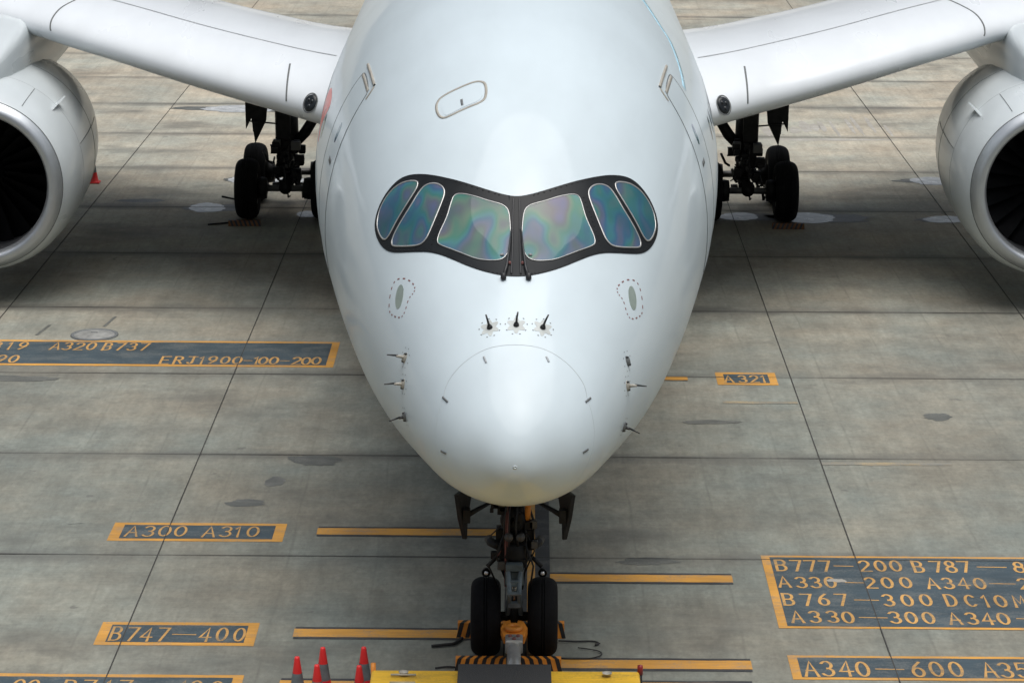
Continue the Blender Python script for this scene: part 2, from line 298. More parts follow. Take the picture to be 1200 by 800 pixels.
# measured outlines on the nose (station m, angle rad) and the painted letter rows (m)
BAKE = {'mask': [(3.107,-0.0045),(3.146,-0.1013),(3.238,-0.217),(3.365,-0.3309),(3.526,-0.4434),(3.7,-0.5443),(3.867,-0.6351),(4.012,-0.7176),(4.113,-0.7942),(4.154,-0.8835),(4.146,-0.972),(4.067,-1.0444),(3.933,-1.0769),(3.738,-1.0775),(3.504,-1.0495),(3.31,-0.9941),(3.131,-0.9006),(2.964,-0.786),(2.839,-0.6887),(2.697,-0.5972),(2.507,-0.4968),(2.327,-0.3948),(2.183,-0.288),(2.084,-0.1769),(2.038,-0.0916),(2.021,-0.0017)],'w1': [(3.921,-0.7263),(3.818,-0.6732),(3.763,-0.6686),(3.706,-0.6908),(3.629,-0.7884),(3.575,-0.8961),(3.539,-0.968),(3.565,-1.0143),(3.698,-1.0409),(3.878,-1.048),(3.969,-1.0348),(4.052,-0.9962),(4.087,-0.9351),(4.076,-0.8604),(4.015,-0.7896)],'w2': [(3.637,-0.5879),(3.564,-0.5351),(3.463,-0.4975),(3.377,-0.4935),(3.286,-0.5241),(3.164,-0.5829),(3.051,-0.646),(2.995,-0.6913),(2.998,-0.747),(3.126,-0.8461),(3.329,-0.9588),(3.417,-0.9715),(3.465,-0.9235),(3.506,-0.8373),(3.557,-0.7509),(3.627,-0.6845),(3.661,-0.6327)],'w3': [(3.289,-0.3957),(3.187,-0.2906),(3.092,-0.1974),(3.03,-0.1028),(2.986,-0.0673),(2.926,-0.0519),(2.781,-0.044),(2.595,-0.0411),(2.446,-0.0524),(2.333,-0.0803),(2.281,-0.129),(2.308,-0.225),(2.382,-0.3191),(2.518,-0.4087),(2.686,-0.509),(2.826,-0.5901),(2.883,-0.6015),(2.955,-0.576),(3.075,-0.5017),(3.223,-0.457),(3.288,-0.4334)],'hatcho': [(4.92,-0.4676),(4.984,-0.4413),(5.002,-0.3218),(5.027,-0.2342),(4.978,-0.1932),(4.889,-0.1771),(4.709,-0.1768),(4.567,-0.1938),(4.532,-0.3071),(4.51,-0.4142),(4.554,-0.4537),(4.673,-0.4739),(4.829,-0.479)],'hatchi': [(4.87,-0.4423),(4.909,-0.3239),(4.942,-0.2355),(4.916,-0.2087),(4.816,-0.2002),(4.6,-0.2034),(4.573,-0.3061),(4.542,-0.4076),(4.572,-0.4338),(4.74,-0.4468)],'hatchk': [(4.733,-0.3229),(4.608,-0.3208)],'seam': [(0.844,-1.0039),(0.92,-0.9051),(0.964,-0.7838),(1.011,-0.5862),(1.051,-0.3208),(1.051,-0.0027)],'ovl': [(2.717,-1.0448)],'plate': [(2.957,-1.0255),(2.787,-0.9237),(2.59,-0.8742),(2.519,-0.9004),(2.529,-0.9641),(2.452,-1.0355),(2.462,-1.1018),(2.647,-1.1704),(2.802,-1.1895),(2.934,-1.1091)],'top3': [(1.32,-0.2597),(1.312,0.0049),(1.327,0.2695)],'probes': [(1.975,-1.2409),(1.836,-1.424),(1.758,-1.7038),(1.992,1.2683),(1.831,1.4263),(1.799,1.81)],'strips': [(0.965,-0.3616),(0.881,-0.3432),(0.855,-1.0144),(0.745,-0.987),(0.612,-1.6368),(0.519,-1.6246),(0.785,1.0148),(0.892,1.0468),(0.5,1.5825),(0.589,1.5788),(0.964,0.3472),(0.913,0.3865)]}
ROWS = [
  ('wide',35.92,0.5,[('B',3.783),('7',4.0),('7',4.207),('7',4.409),('-',4.544,4.796),('2',4.975),('0',5.189),('0',5.413),('B',5.731),('7',5.992),('8',6.191),('7',6.393),('-',6.575,6.97),('8',7.159),('0',7.395),('0',7.632)]),
  ('wide',35.17,0.48,[('A',3.764),('3',3.995),('3',4.196),('0',4.405),('-',4.628,4.859),('2',4.958),('0',5.199),('0',5.455),('A',5.826),('3',6.048),('4',6.265),('0',6.487),('-',6.636,6.976),('2',7.1),('0',7.322),('0',7.545)]),
  ('wide',34.46,0.5,[('B',3.756),('7',4.005),('6',4.235),('7',4.489),('-',4.671,4.983),('3',5.12),('0',5.377),('0',5.635),('D',5.984),('C',6.242),('1',6.46),('0',6.651),('M',6.909),('D',7.183)]),
  ('wide',33.77,0.48,[('A',3.813),('3',4.045),('3',4.283),('0',4.497),('-',4.654,5.011),('3',5.121),('0',5.347),('0',5.577),('A',5.925),('3',6.151),('4',6.366),('0',6.58),('-',6.768,7.021),('3',7.14),('0',7.349),('0',7.558)]),
  ('a340',31.83,0.51,[('A',3.786),('3',4.0),('4',4.231),('0',4.451),('-',4.625,4.964),('6',5.147),('0',5.387),('0',5.635),('A',6.064),('3',6.275),('5',6.487),('0',6.699)]),
  ('a300',37.2,0.47,[('A',-5.618),('3',-5.377),('0',-5.15),('0',-4.912),('A',-4.489),('3',-4.241),('1',-4.066),('0',-3.849)]),
  ('b747',32.94,0.49,[('B',-5.241),('7',-5.018),('4',-4.833),('7',-4.625),('-',-4.488,-4.193),('4',-4.056),('0',-3.84),('0',-3.612)]),
  ('low',31.06,0.48,[('0',-6.185),('0',-6.012),('B',-5.547),('7',-5.308),('4',-5.096),('7',-4.856),('-',-4.63,-4.391),('4',-4.152),('0',-3.979),('0',-3.713)]),
  ('far',48.05,0.54,[('A',-9.923),('3',-9.698),('1',-9.447),('9',-9.208),('A',-8.586),('3',-8.361),('2',-8.149),('0',-7.924),('B',-7.619),('7',-7.381),('3',-7.155),('7',-6.93)]),
  ('far',47.09,0.52,[('M',-9.892),('D',-9.684),('9',-9.424),('0',-9.191),('E',-6.419),('R',-6.174),('J',-5.929),('1',-5.747),('9',-5.549),('0',-5.315),('0',-5.09),('-',-4.965,-4.83),('1',-4.741),('0',-4.611),('0',-4.428),('-',-4.298,-4.152),('2',-4.011),('0',-3.828),('0',-3.646)]),
  ('a321',45.97,0.47,[('A',3.812),('3',4.064),('2',4.271),('1',4.436)]),
]

# ---------------------------------------------------------------- ground
def G(x, y): return (x + 0.0052 * (y - 58), y - 0.005 * x)     # the slab grid lies a third of a degree off the aircraft's axis
GR = -0.0051
mb = MB(); mb.add([(-1500, -400, -0.16), (1500, -400, -0.16), (1500, 3500, -0.16), (-1500, 3500, -0.16)], [(0, 1, 2, 3)])
ground = mb.build('ground', M['subbase']); tag(ground, kind='structure')
apron = empty('apron', (0, 0, 0)); tag(apron, kind='structure')
SL, JY = 5.0, 36.12
smb = MB(); g = 0.005
smb.box(-SL / 2 + g, SL / 2 - g, -SL / 2 + g, SL / 2 - g, -0.15, 0.0, 0.003)
slab_me = smb.me('concrete_slab'); slab_me.materials.append(M['concrete'])
for i in range(-7, 7):
    for j in range(-3, 15):
        o = bpy.data.objects.new('concrete_slab', slab_me); COL.objects.link(o); o.parent = apron
        x, y = G((i + 0.5) * SL, JY + (j + 0.5) * SL); o.location = (x, y, random.uniform(-0.003, 0.0)); o.rotation_euler = (0, 0, GR)
# the rest of the apron out to the horizon: same paving, one sheet each side
Y0, Y1 = JY - 3 * SL, JY + 15 * SL; X0 = 7 * SL
mb = MB()
for (a, b, c, d) in ((-1500, 1500, Y1, 3500), (-1500, 1500, -400, Y0), (-1500, -X0, Y0, Y1), (X0, 1500, Y0, Y1)):
    mb.add([G(a, c) + (-0.004,), G(b, c) + (-0.004,), G(b, d) + (-0.004,), G(a, d) + (-0.004,)], [(0, 1, 2, 3)])
far = mb.build('far_pavement', M['concrete']); tag(far, kind='structure')
for i in range(-7, 8):
    mb = MB(); w = 0.0075
    P = [G(i * SL + random.uniform(-.004, .004), y) for y in np.arange(Y0, Y1 + .1, 2.5)]
    vs = [(p[0] + s * w, p[1], 0.0105) for p in P for s in (-1, 1)]
    mb.add(vs, [(2 * k, 2 * k + 1, 2 * k + 3, 2 * k + 2) for k in range(len(P) - 1)])
    mb.build('joint_sealant', M['joint'], apron)
for j in range(-2, 15):
    mb = MB(); y = JY + j * SL
    P = [G(x, y + random.uniform(-.006, .006)) for x in np.arange(-X0, X0 + .1, 1.25)]; ww = [random.uniform(.004, .016) for _ in P]
    vs = [(p[0], p[1] + s * w, 0.0095) for p, w in zip(P, ww) for s in (-1, 1)]
    mb.add(vs, [(2 * k, 2 * k + 1, 2 * k + 3, 2 * k + 2) for k in range(len(P) - 1)])
    mb.build('joint_sealant', M['joint'], apron)

def sheet(mb, x0, x1, y0, y1, z, jag=0.0):
    n = max(1, int((x1 - x0) / 0.25)); top = []; bot = []
    for k in range(n + 1):
        x = x0 + (x1 - x0) * k / n
        bot.append((x, y0 + random.uniform(-jag, jag), z)); top.append((x, y1 + random.uniform(-jag, jag), z))
    vs = [v for p in zip(bot, top) for v in p]
    mb.add(vs, [(2 * k, 2 * k + 2, 2 * k + 3, 2 * k + 1) for k in range(n)])

# hand-painted stroke letters in a unit box (x 0..1, y 0..1)
def arc(cx, cy, rx, ry, a0, a1, n=10): return [(cx + rx * math.cos(R(a0 + (a1 - a0) * k / n)), cy + ry * math.sin(R(a0 + (a1 - a0) * k / n))) for k in range(n + 1)]
GL = {'0': [arc(.5, .5, .45, .48, 0, 360, 20)], '1': [[(.28, .8), (.55, 1), (.55, 0)]], '2': [arc(.5, .72, .42, .27, 160, -40, 10) + [(.05, .02), (.97, .02)]],
      '3': [arc(.47, .74, .4, .25, 150, -85, 10) + arc(.47, .26, .45, .26, 85, -150, 10)], '4': [[(.72, 0), (.72, 1), (.04, .3), (1, .3)]],
      '5': [[(.9, 1), (.2, 1), (.12, .55)] + arc(.47, .32, .45, .31, 120, -150, 12)], '6': [[(.75, .98), (.3, .7)] + arc(.5, .3, .42, .29, 160, -200, 18)],
      '7': [[(.04, .98), (.95, .98), (.38, 0)]], '8': [arc(.5, .74, .36, .24, -90, 270, 16), arc(.5, .26, .44, .26, 90, 450, 16)], '9': [arc(.5, .7, .42, .29, 340, -20, 18) + [(.85, .4), (.3, .02)]],
      'A': [[(0, 0), (.5, 1), (1, 0)], [(.2, .34), (.8, .34)]], 'B': [[(.08, 0), (.08, 1)], [(.08, 1)] + arc(.5, .76, .36, .24, 90, -90, 8) + [(.08, .52)], [(.5, .52)] + arc(.5, .26, .44, .26, 90, -90, 8) + [(.08, 0)]],
      'C': [arc(.52, .5, .45, .48, 45, 315, 14)], 'D': [[(.08, 0), (.08, 1)] + arc(.4, .5, .55, .5, 90, -90, 12) + [(.08, 0)]], 'E': [[(.95, 1), (.08, 1), (.08, 0), (.95, 0)], [(.08, .52), (.8, .52)]],
      'J': [[(.1, 1), (.95, 1)], [(.6, 1), (.6, .25)] + arc(.35, .25, .25, .24, 0, -160, 8)], 'M': [[(.02, 0), (.12, 1), (.5, .3), (.88, 1), (.98, 0)]],
      'R': [[(.08, 0), (.08, 1)] + arc(.5, .75, .4, .25, 90, -90, 8) + [(.08, .5)], [(.5, .5), (.97, 0)]]}
def stroke(mb, pts, w, z):
    P = [Vector((p[0], p[1], 0)) for p in pts]; vs = []
    for i, p in enumerate(P):
        d1 = (P[i] - P[i - 1]).normalized() if i else (P[1] - P[0]).normalized(); d2 = (P[i + 1] - P[i]).normalized() if i < len(P) - 1 else d1
        d = (d1 + d2); d = d.normalized() if d.length > .1 else d1; n = Vector((-d.y, d.x, 0)); k = min(1.5, 1 / max(.5, n.dot(Vector((-d1.y, d1.x, 0)))))
        e = d * (w / 2 * (-1 if i == 0 else (1 if i == len(P) - 1 else 0)))
        for s in (-1, 1):
            q = p + e + n * (s * w / 2 * k); vs.append((q.x, q.y, z + .00012 * i + ZB[0]))
    ZB[0] = 0.0004 if ZB[0] == 0 else 0.0
    mb.add(vs, [(2 * k, 2 * k + 1, 2 * k + 3, 2 * k + 2) for k in range(len(P) - 1)])
ZB = [0.0]
def lettering(root, m, row, gw, sw, z, org):
    _, yc, h, chars = row
    for k, c in enumerate(chars):
        mb = MB()
        if c[0] == '-': stroke(mb, [(c[1] - org[0], yc - org[1]), (c[2] - org[0], yc - org[1] - .01)], sw * .7, z); mb.build('painted_dash', m, root); continue
        for st in GL[c[0]]:
            jx, jy = random.uniform(-.006, .006), random.uniform(-.015, .015)
            stroke(mb, [(c[1] - org[0] + (p[0] - .5) * gw + jx, yc - org[1] + (p[1] - .5) * h + jy) for p in st], sw, z)
        mb.build('painted_letter', m, root)
def sign(label, rect, rows, gw, sw, bt=0.07, bs=0.10, name='painted_aircraft_sign', lmat='letter'):
    """rect x0,x1,y0,y1 on the ground; orange border, dark panel, letter rows"""
    x0, x1, y0, y1 = rect; org = ((x0 + x1) / 2, (y0 + y1) / 2)
    root = empty(name, (org[0], org[1], 0), GR); tag(root, label, 'ground marking', 'aircraft type signs painted on the apron')
    hx, hy = (x1 - x0) / 2, (y1 - y0) / 2
    mb = MB(); sheet(mb, -hx, hx, -hy, hy, 0.0035, 0.008); mb.build('painted_border', M['orange'], root)
    mb = MB(); sheet(mb, -hx + bs, hx - bs, -hy + bt, hy - bt, 0.0055, 0.006); mb.build('dark_panel', M['signblue'], root)
    for r in rows:
        lettering(root, M[lmat], r, gw, sw, 0.0075, org)
    return root
BY = {}
for r in ROWS:
    if r[0] == 'wide': r = (r[0], r[1] - (.10 if r[1] > 35.8 else .05), r[2] * .92, r[3])
    BY.setdefault(r[0], []).append(r)
sign('biggest painted sign, four lines of orange letters on a dark blue panel at right', (3.53, 8.6, 33.30, 36.26), BY['wide'], .15, .042, .075, .12)
sign('one-line orange lettered panel at the bottom right, just below the big four-line sign', (3.53, 8.4, 31.46, 32.30), BY['a340'], .16, .042, .08, .12)
sign('small orange-bordered sign at left, level with the upper stop bar left of the nose gear', (-5.94, -3.38, 36.77, 37.61), BY['a300'], .17, .036, .11, .16)
sign('small orange-bordered sign left of the traffic cones, between two others on the left', (-5.48, -3.39, 32.54, 33.40), BY['b747'], .14, .036, .11, .14)
sign('painted sign at bottom left, cut off by the bottom edge of the picture', (-8.2, -3.41, 30.62, 31.52), BY['low'], .15, .036, .10, .13)
sign('long two-line painted sign at left under the oval pit lid, ending beside the nose', (-13.5, -3.31, 46.66, 48.52), BY['far'], .16, .045, .13, .14)
sign('smallest painted sign, thick orange border, just right of the nose', (3.60, 4.68, 45.58, 46.44), BY['a321'], .15, .045, .13, .14)

def bar(label, x0, x1, yc, w=0.30, e=0.075):
    root = empty('stop_bar', ((x0 + x1) / 2, yc, 0), GR); tag(root, label, 'ground marking', 'orange nose wheel stop bars'); hx = (x1 - x0) / 2
    mb = MB(); sheet(mb, -hx, hx, -w / 2 - e, w / 2 + e, 0.0035, 0.006); mb.build('black_edging', M['blackp'], root)
    mb = MB(); sheet(mb, -hx - .01, hx + .005, -w / 2, w / 2, 0.0055, 0.006); mb.build('orange_bar', M['orange'], root)
bar('upper left orange stop bar, ending behind the left nose gear door', -2.90, -0.1, 37.25)
bar('orange stop bar running right from the top of the nose wheels', 0.2, 3.05, 35.26)
bar('orange stop bar running left from the nose wheels, above the cones', -2.90, 0.05, 33.02)
bar('orange stop bar right of the nose wheels under the loose ropes', 0.1, 3.04, 31.96)
bar('orange stop bar at the bottom edge under the cones', -2.93, 0.0, 31.18)
bar('dark edged stop bar at the bottom edge right of the yellow tug', 0.3, 3.0, 31.18)
bar('short stub of orange bar peeping out beside the nose, left of the smallest sign', 0.5, 3.08, 46.0, 0.22, 0.04)
# lead-in line under the aircraft
mb = MB(); sheet_v = []
root = empty('lead_in_line', (0.12, 0, 0), GR); tag(root, 'yellow lead-in line running under the aircraft through the nose gear', 'ground marking')
mb.add([(-.27, 30.5, .0072), (.20, 30.5, .0072), (.20, 110, .0072), (-.27, 110, .0072)], [(0, 1, 2, 3)]); mb.build('black_edging', M['blackp'], root)
mb = MB(); mb.add([(-.12, 30.5, .0088), (-.01, 30.5, .0088), (-.01, 110, .0088), (-.12, 110, .0088)], [(0, 1, 2, 3)]); mb.build('yellow_stripe', M['orange'], root)

def blob(x, y, rx, ry, z, n=28, jag=.12, seed=0):
    rd = random.Random(seed); ph = [rd.uniform(0, 6.28) for _ in range(4)]
    ph = [rd.uniform(0, 6.28) for _ in range(8)]; out = []
    for k in range(n):
        t = 2 * math.pi * k / n; r_ = 1 + jag * sum(math.sin(m_ * t + ph[i_]) / (1 + .22 * i_) * .6 for i_, m_ in enumerate((2, 3, 5, 7, 11, 13, 19)))
        out.append((x + rx * math.cos(t) * r_, y + ry * math.sin(t) * r_, z))
    return out
# hydrant pit lid
pit = empty('hydrant_pit', (-8.0, 48.92, 0)); tag(pit, 'oval steel hydrant pit lid just above the long left sign', 'pit cover')
MB().lathe([(0.45, 0.0), (0.45, 0.02), (0.40, 0.03), (0.38, 0.012)], seg=40).build('lid_rim', M['line'], pit, True)
o = MB().lathe([(0.0, 0.055), (0.15, 0.05), (0.28, 0.035), (0.38, 0.012)], seg=40).build('lid', M['steel'], pit, True)
tk = MB().box(-.06, .06, -.015, .015, .05, .065, .003).build('lid_handle', M['line'], pit)
def patch_ground(name, m, x, y, rx, ry, seed, parent=apron, z=.0022):
    mb = MB(); vs = blob(x, y, rx, ry, z, 48, .13, seed); mb.add(vs, [tuple(range(len(vs)))]); return mb.build(name, m, parent)
# puddles, the sky's reflection painted in as a pale base colour
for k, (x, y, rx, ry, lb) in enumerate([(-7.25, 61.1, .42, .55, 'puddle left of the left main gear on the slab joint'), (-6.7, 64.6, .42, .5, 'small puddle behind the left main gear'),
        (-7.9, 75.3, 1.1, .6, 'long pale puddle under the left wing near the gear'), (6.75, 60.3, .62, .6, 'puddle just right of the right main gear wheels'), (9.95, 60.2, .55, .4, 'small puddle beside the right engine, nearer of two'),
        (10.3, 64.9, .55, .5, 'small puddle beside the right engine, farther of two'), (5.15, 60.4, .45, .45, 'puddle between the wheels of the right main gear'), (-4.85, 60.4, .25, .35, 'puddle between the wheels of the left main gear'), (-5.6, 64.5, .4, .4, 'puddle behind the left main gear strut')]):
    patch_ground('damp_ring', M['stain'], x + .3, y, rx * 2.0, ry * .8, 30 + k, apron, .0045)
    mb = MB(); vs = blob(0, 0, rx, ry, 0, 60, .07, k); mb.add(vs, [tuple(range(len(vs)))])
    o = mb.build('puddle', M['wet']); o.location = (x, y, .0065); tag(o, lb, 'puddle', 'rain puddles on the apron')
# stains and scrapes
for k, (x, y, rx, ry) in enumerate([(-3.2, 40.85, .42, .28), (-9.3, 45.75, 1.1, .22), (-3.75, 39.7, .16, .25), (-4.1, 38.6, .3, .18), (1.9, 36.0, .42, .16), (-8.9, 61.9, .6, .2), (7.2, 43.6, .25, .22), (3.3, 43.2, .5, .12)]):
    patch_ground('damp_stain', M['stain'], x, y, rx, ry, 50 + k)
for k in range(13):
    x = 6.3 + k * .32 + random.uniform(-.1, .1); y = 72.9 - random.uniform(-.9, .9)
    patch_ground('cement_scrape', M['pale'], x, y, random.uniform(.05, .16), random.uniform(.5, 1.5), 80 + k)
patch_ground('cement_scrape', M['pale'], 8.3, 70.75, 1.9, .16, 99); patch_ground('cement_scrape', M['pale'], 4.5, 35.2, .15, .07, 98, apron, .0085)
mb = MB(); sheet(mb, 4.9, 7.0, 40.75, 40.9, .003, .02); mb.build('ghost_line', M['ghost'], apron)
mb = MB(); sheet(mb, 3.6, 4.9, 44.35, 44.5, .003, .02); mb.build('ghost_line', M['ghost'], apron)
for (x, y, dx, dy) in ((-9.07, 49.3, .06, .4), (-7.9, 50.0, .05, .4), (-6.55, 37.55, .1, .03)):
    mb = MB(); mb.add([(x - dx, y - dy, .003), (x - dx + .06, y - dy, .003), (x + dx + .06, y + dy, .003), (x + dx, y + dy, .003)], [(0, 1, 2, 3)]); mb.build('scuff_mark', M['stain'], apron)

# ---------------------------------------------------------------- the airliner
NY = 27.7                                        # nose tip
TAB = [(0,3.93,3.93,0,3.93),(.04,4.11,3.751,.19,3.92),(.15,4.30,3.619,.37,3.93),(.4,4.56,3.395,.672,3.95),(.8,4.87,3.229,.925,4.0),(1.3,5.19,3.08,1.13,4.07),(2,5.58,2.91,1.353,4.2),
       (2.7,5.98,2.755,1.58,4.36),(3.5,6.62,2.581,1.83,4.55),(4.5,7.22,2.41,2.095,4.78),(5.5,7.62,2.335,2.306,4.95),(7,7.98,2.25,2.555,5.1),(9,8.19,2.16,2.81,5.2),(11,8.25,2.15,2.96,5.22),
       (14,8.25,2.15,3.03,5.22),(45,8.25,2.15,3.05,5.22),(52,8.25,2.9,2.75,5.6),(58,8.2,4.6,2.0,6.4),(64,7.9,6.2,.95,7.1),(66.3,7.6,7.0,.3,7.3)]
_q = [math.sqrt(r[0]) for r in TAB]; FT, FB, FW_, FM = [pchip(_q, [r[k] for r in TAB]) for k in (1, 2, 3, 4)]
def fus(s, a, lift=0.0):
    q = math.sqrt(max(s, 0)); t, b, w, m = FT(q), FB(q), FW_(q), FM(q); c = math.cos(a)
    p = Vector((w * math.sin(a), NY + s, m + (t - m) * c if c > 0 else m + (m - b) * c))
    if lift: p += fnor(s, a) * lift
    return p
def fnor(s, a):
    s = max(s, .002); e = min(.01, s * .3)
    du = fus(s + e, a) - fus(s - e, a); dv = fus(s, a + .004) - fus(s, a - .004)
    n = du.cross(dv).normalized(); p = fus(s, a); o = Vector((p.x, 0, p.z - FM(math.sqrt(s))))
    return n if n.dot(o) > 0 else -n
air = empty('airliner', (0, 0, 0)); tag(air, 'big white twin-engine airliner parked nose-on, filling the middle of the picture', 'airliner')
SEG = 144; ss = [0.0004] + [(.012 + 1.9 * k / 90) ** 2 for k in range(91)] + list(np.linspace(3.75, 14, 60)) + list(np.linspace(15, 45, 25)) + list(np.linspace(46, 66.3, 30))
mb = MB(); V = [fus(0, 0)]
for s in ss:
    for k in range(SEG): V.append(fus(s, 2 * math.pi * k / SEG))
Fc = [(0, 1 + k, 1 + (k + 1) % SEG) for k in range(SEG)]
for i in range(len(ss) - 1):
    for k in range(SEG): a, b = 1 + i * SEG, 1 + (i + 1) * SEG; Fc.append((a + k, b + k, b + (k + 1) % SEG, a + (k + 1) % SEG))
Fc.append(tuple(1 + (len(ss) - 1) * SEG + k for k in range(SEG))); mb.add(V, Fc)
fusel = mb.build('fuselage', M['white'], air, True)

def fpatch(name, m, poly, lift, th=0.0, parent=None, grid=.09, smooth=True, mirror=False, sub=4):
    """closed outline in (station, angle) filled with a grid that follows the fuselage skin"""
    P = chaikin(poly, min(sub, 2)) if sub else list(poly); w = FW_(math.sqrt(sum(p[0] for p in P) / len(P))) or 1
    A = [(p[0], p[1] * w) for p in P]; xs = [p[0] for p in A]; ys = [p[1] for p in A]
    inner = []
    for gx in np.arange(min(xs), max(xs), grid):
        for gy in np.arange(min(ys), max(ys), grid): inner.append((gx + .001, gy + .0013))
    co = [Vector(p) for p in A] + [Vector(p) for p in inner]; n = len(A)
    vo, _, fo, *_ = delaunay_2d_cdt(co, [], [list(range(n))], 1, 1e-5)
    vs = [fus(v[0], v[1] / w, lift) for v in vo]
    if mirror: vs = [Vector((-v.x, v.y, v.z)) for v in vs]
    mb = MB(); mb.add(vs, fo)
    if th:
        up = [fus(a[0], a[1] / w, lift) for a in A]; dn = [fus(a[0], a[1] / w, lift - th) for a in A]
        if mirror: up = [Vector((-v.x, v.y, v.z)) for v in up]; dn = [Vector((-v.x, v.y, v.z)) for v in dn]
        mb.add(up + dn, [(i, (i + 1) % n, n + (i + 1) % n, n + i) for i in range(n)])
    me = bpy.data.meshes.new(name); me.from_pydata([tuple(v) for v in mb.v], [], mb.f); me.update()
    o = link(name, me, m, parent, smooth)
    # make normals face outwards
    b = bmesh.new(); b.from_mesh(me)
    for fc in b.faces:
        c = fc.calc_center_median()
        if fc.normal.dot(Vector((c.x, -1.2 if c.y < NY + 3 else 0, c.z - 4.6))) < 0: fc.normal_flip()
    b.to_mesh(me); b.free()
    return o
def fline(name, m, pts, w, lift=.001, closed=False, parent=None, mirror=False, sub=5, th=.003):
    P = (chaikin(pts, min(sub, 2)) if closed else smooth_loop(pts, sub, False)) if sub else list(pts); Q = [fus(*p) for p in P]; N = [fnor(*p) for p in P]
    if mirror: Q = [Vector((-q.x, q.y, q.z)) for q in Q]; N = [Vector((-n.x, n.y, n.z)) for n in N]
    mb = MB(); ribbon(mb, Q, N, w, lift, closed, th); return mb.build(name, m, parent, True)

B = BAKE; half = B['mask']
mk = [(s, a) for s, a in half[1:-1]]
mask_poly = [(half[0][0], 0.0)] + mk + [(half[-1][0], 0.0)] + [(s, -a) for s, a in mk[::-1]]
surround = fpatch('windscreen_surround', M['mask'], mask_poly, .007, .007, air, .1, True)
for mir in (False, True):
    for k, key in (('windscreen', 'w3'), ('side_window', 'w2'), ('side_window', 'w1')):
        gl = M['glass_main'] if key == 'w3' else M['glass_side']
        wn_ = fpatch(k, gl, B[key], .012, .006, surround, .07, True, mir, 4)
        fline('window_retainer', M['silver'], B[key], .018 if key != 'w3' else .012, .010, True, wn_.parent, mir, 4, .006)
    # screws round the surround
    mbx = MB()
    for (s, a) in smooth_loop(half[1:-1], 3, False):
        ctr = (3.05, -.45); p = fus(s + (ctr[0] - s) * .035, a + (ctr[1] - a) * .05, .0085)
        if mir: p.x = -p.x
        mbx.lathe([(.0, .004), (.008, .003), (.011, -.002)], 'z', p, 6)
    for t in np.linspace(0.05, .95, 11):
        for (p0, p1) in (((3.33, -.455), (2.87, -.655)),):
            p = fus(p0[0] + (p1[0] - p0[0]) * t, p0[1] + (p1[1] - p0[1]) * t, .0085)
            if mir: p.x = -p.x
            mbx.lathe([(.0, .004), (.008, .003), (.011, -.002)], 'z', p, 6)
    mbx.build('surround_screw', M['gear'], surround)
    sg = -1 if mir else 1
    # centre post strip and wiper
    fline('centre_post', M['black'], [(2.06, -.012 - .028), (2.4, -.03), (2.8, -.026), (3.08, -.022)], .02, .009, False, surround, mir, 3, .012)
    wp = MB(); p0 = fus(2.0, -.105, .03); p1 = fus(2.15, -.075, .045); p2 = fus(2.72, -.034, .035)
    pts = [p0, p1, fus(2.45, -.05, .05), p2]
    if mir: pts = [Vector((-p.x, p.y, p.z)) for p in pts]
    wp.tube(pts, [.022, .016, .012, .009], 6); w_ = wp.build('windscreen_wiper', M['black'], air, True)
    q0 = pts[0]; MB().lathe([(0, .05), (.03, .045), (.034, -.02)], 'z', q0, 10).build('wiper_pivot', M['black'], w_, True)
    q = fus(2.22, -.052, .02); q.x *= sg
    MB().lathe([(0, .02), (.016, .012), (.02, -.01)], 'z', q, 8).build('washer_nozzle', M['dot'], w_)
    q = fus(2.36, -.11, .018); q.x *= sg
    MB().lathe([(0, .012), (.022, .008), (.026, -.008)], 'z', q, 10).build('water_drain_cap', M['silver'], surround)
# escape hatch (left as seen)
h = fpatch('escape_hatch', M['white'], B['hatchi'], .004, .004, air, .1, True, False, 3)
fline('hatch_outline', M['tan'], [((a[0] + b[0]) / 2, (a[1] + b[1]) / 2) for a, b in zip(B['hatcho'], B['hatcho'])], .034, .001, True, h, False, 3, .003)
fline('hatch_handle', M['line'], B['hatchk'], .03, .006, False, h, False, 0)
# radome seam, strips
seam = B['seam']; ful = [(.62, -2.2), (.66, -1.8), (.74, -1.4), (.79, -1.18)] + [tuple(p) for p in seam[:-1]]; ful = ful + [(1.051, 0.0)] + [(s, -a) for s, a in ful[::-1]]
lo = [k for k, p in enumerate(ful) if abs(p[1]) < 1.1]; i0, i1 = lo[0], lo[-1]
fline('radome_seam', M['seamline'], ful[i0:i1 + 1], .006, .0006, False, air, False, 4, .0012)
for P in (ful[:i0 + 1], ful[i1:]): fline('radome_seam', M['seamfaint'], P, .005, .0006, False, air, False, 4, .001)
st = B['strips']
for i in range(0, len(st), 2): fline('lightning_strip', M['line'] if i in (2, 4, 6, 8) else M['softline'], [st[i], st[i + 1]], .022, .001, False, air, False, 0, .008)
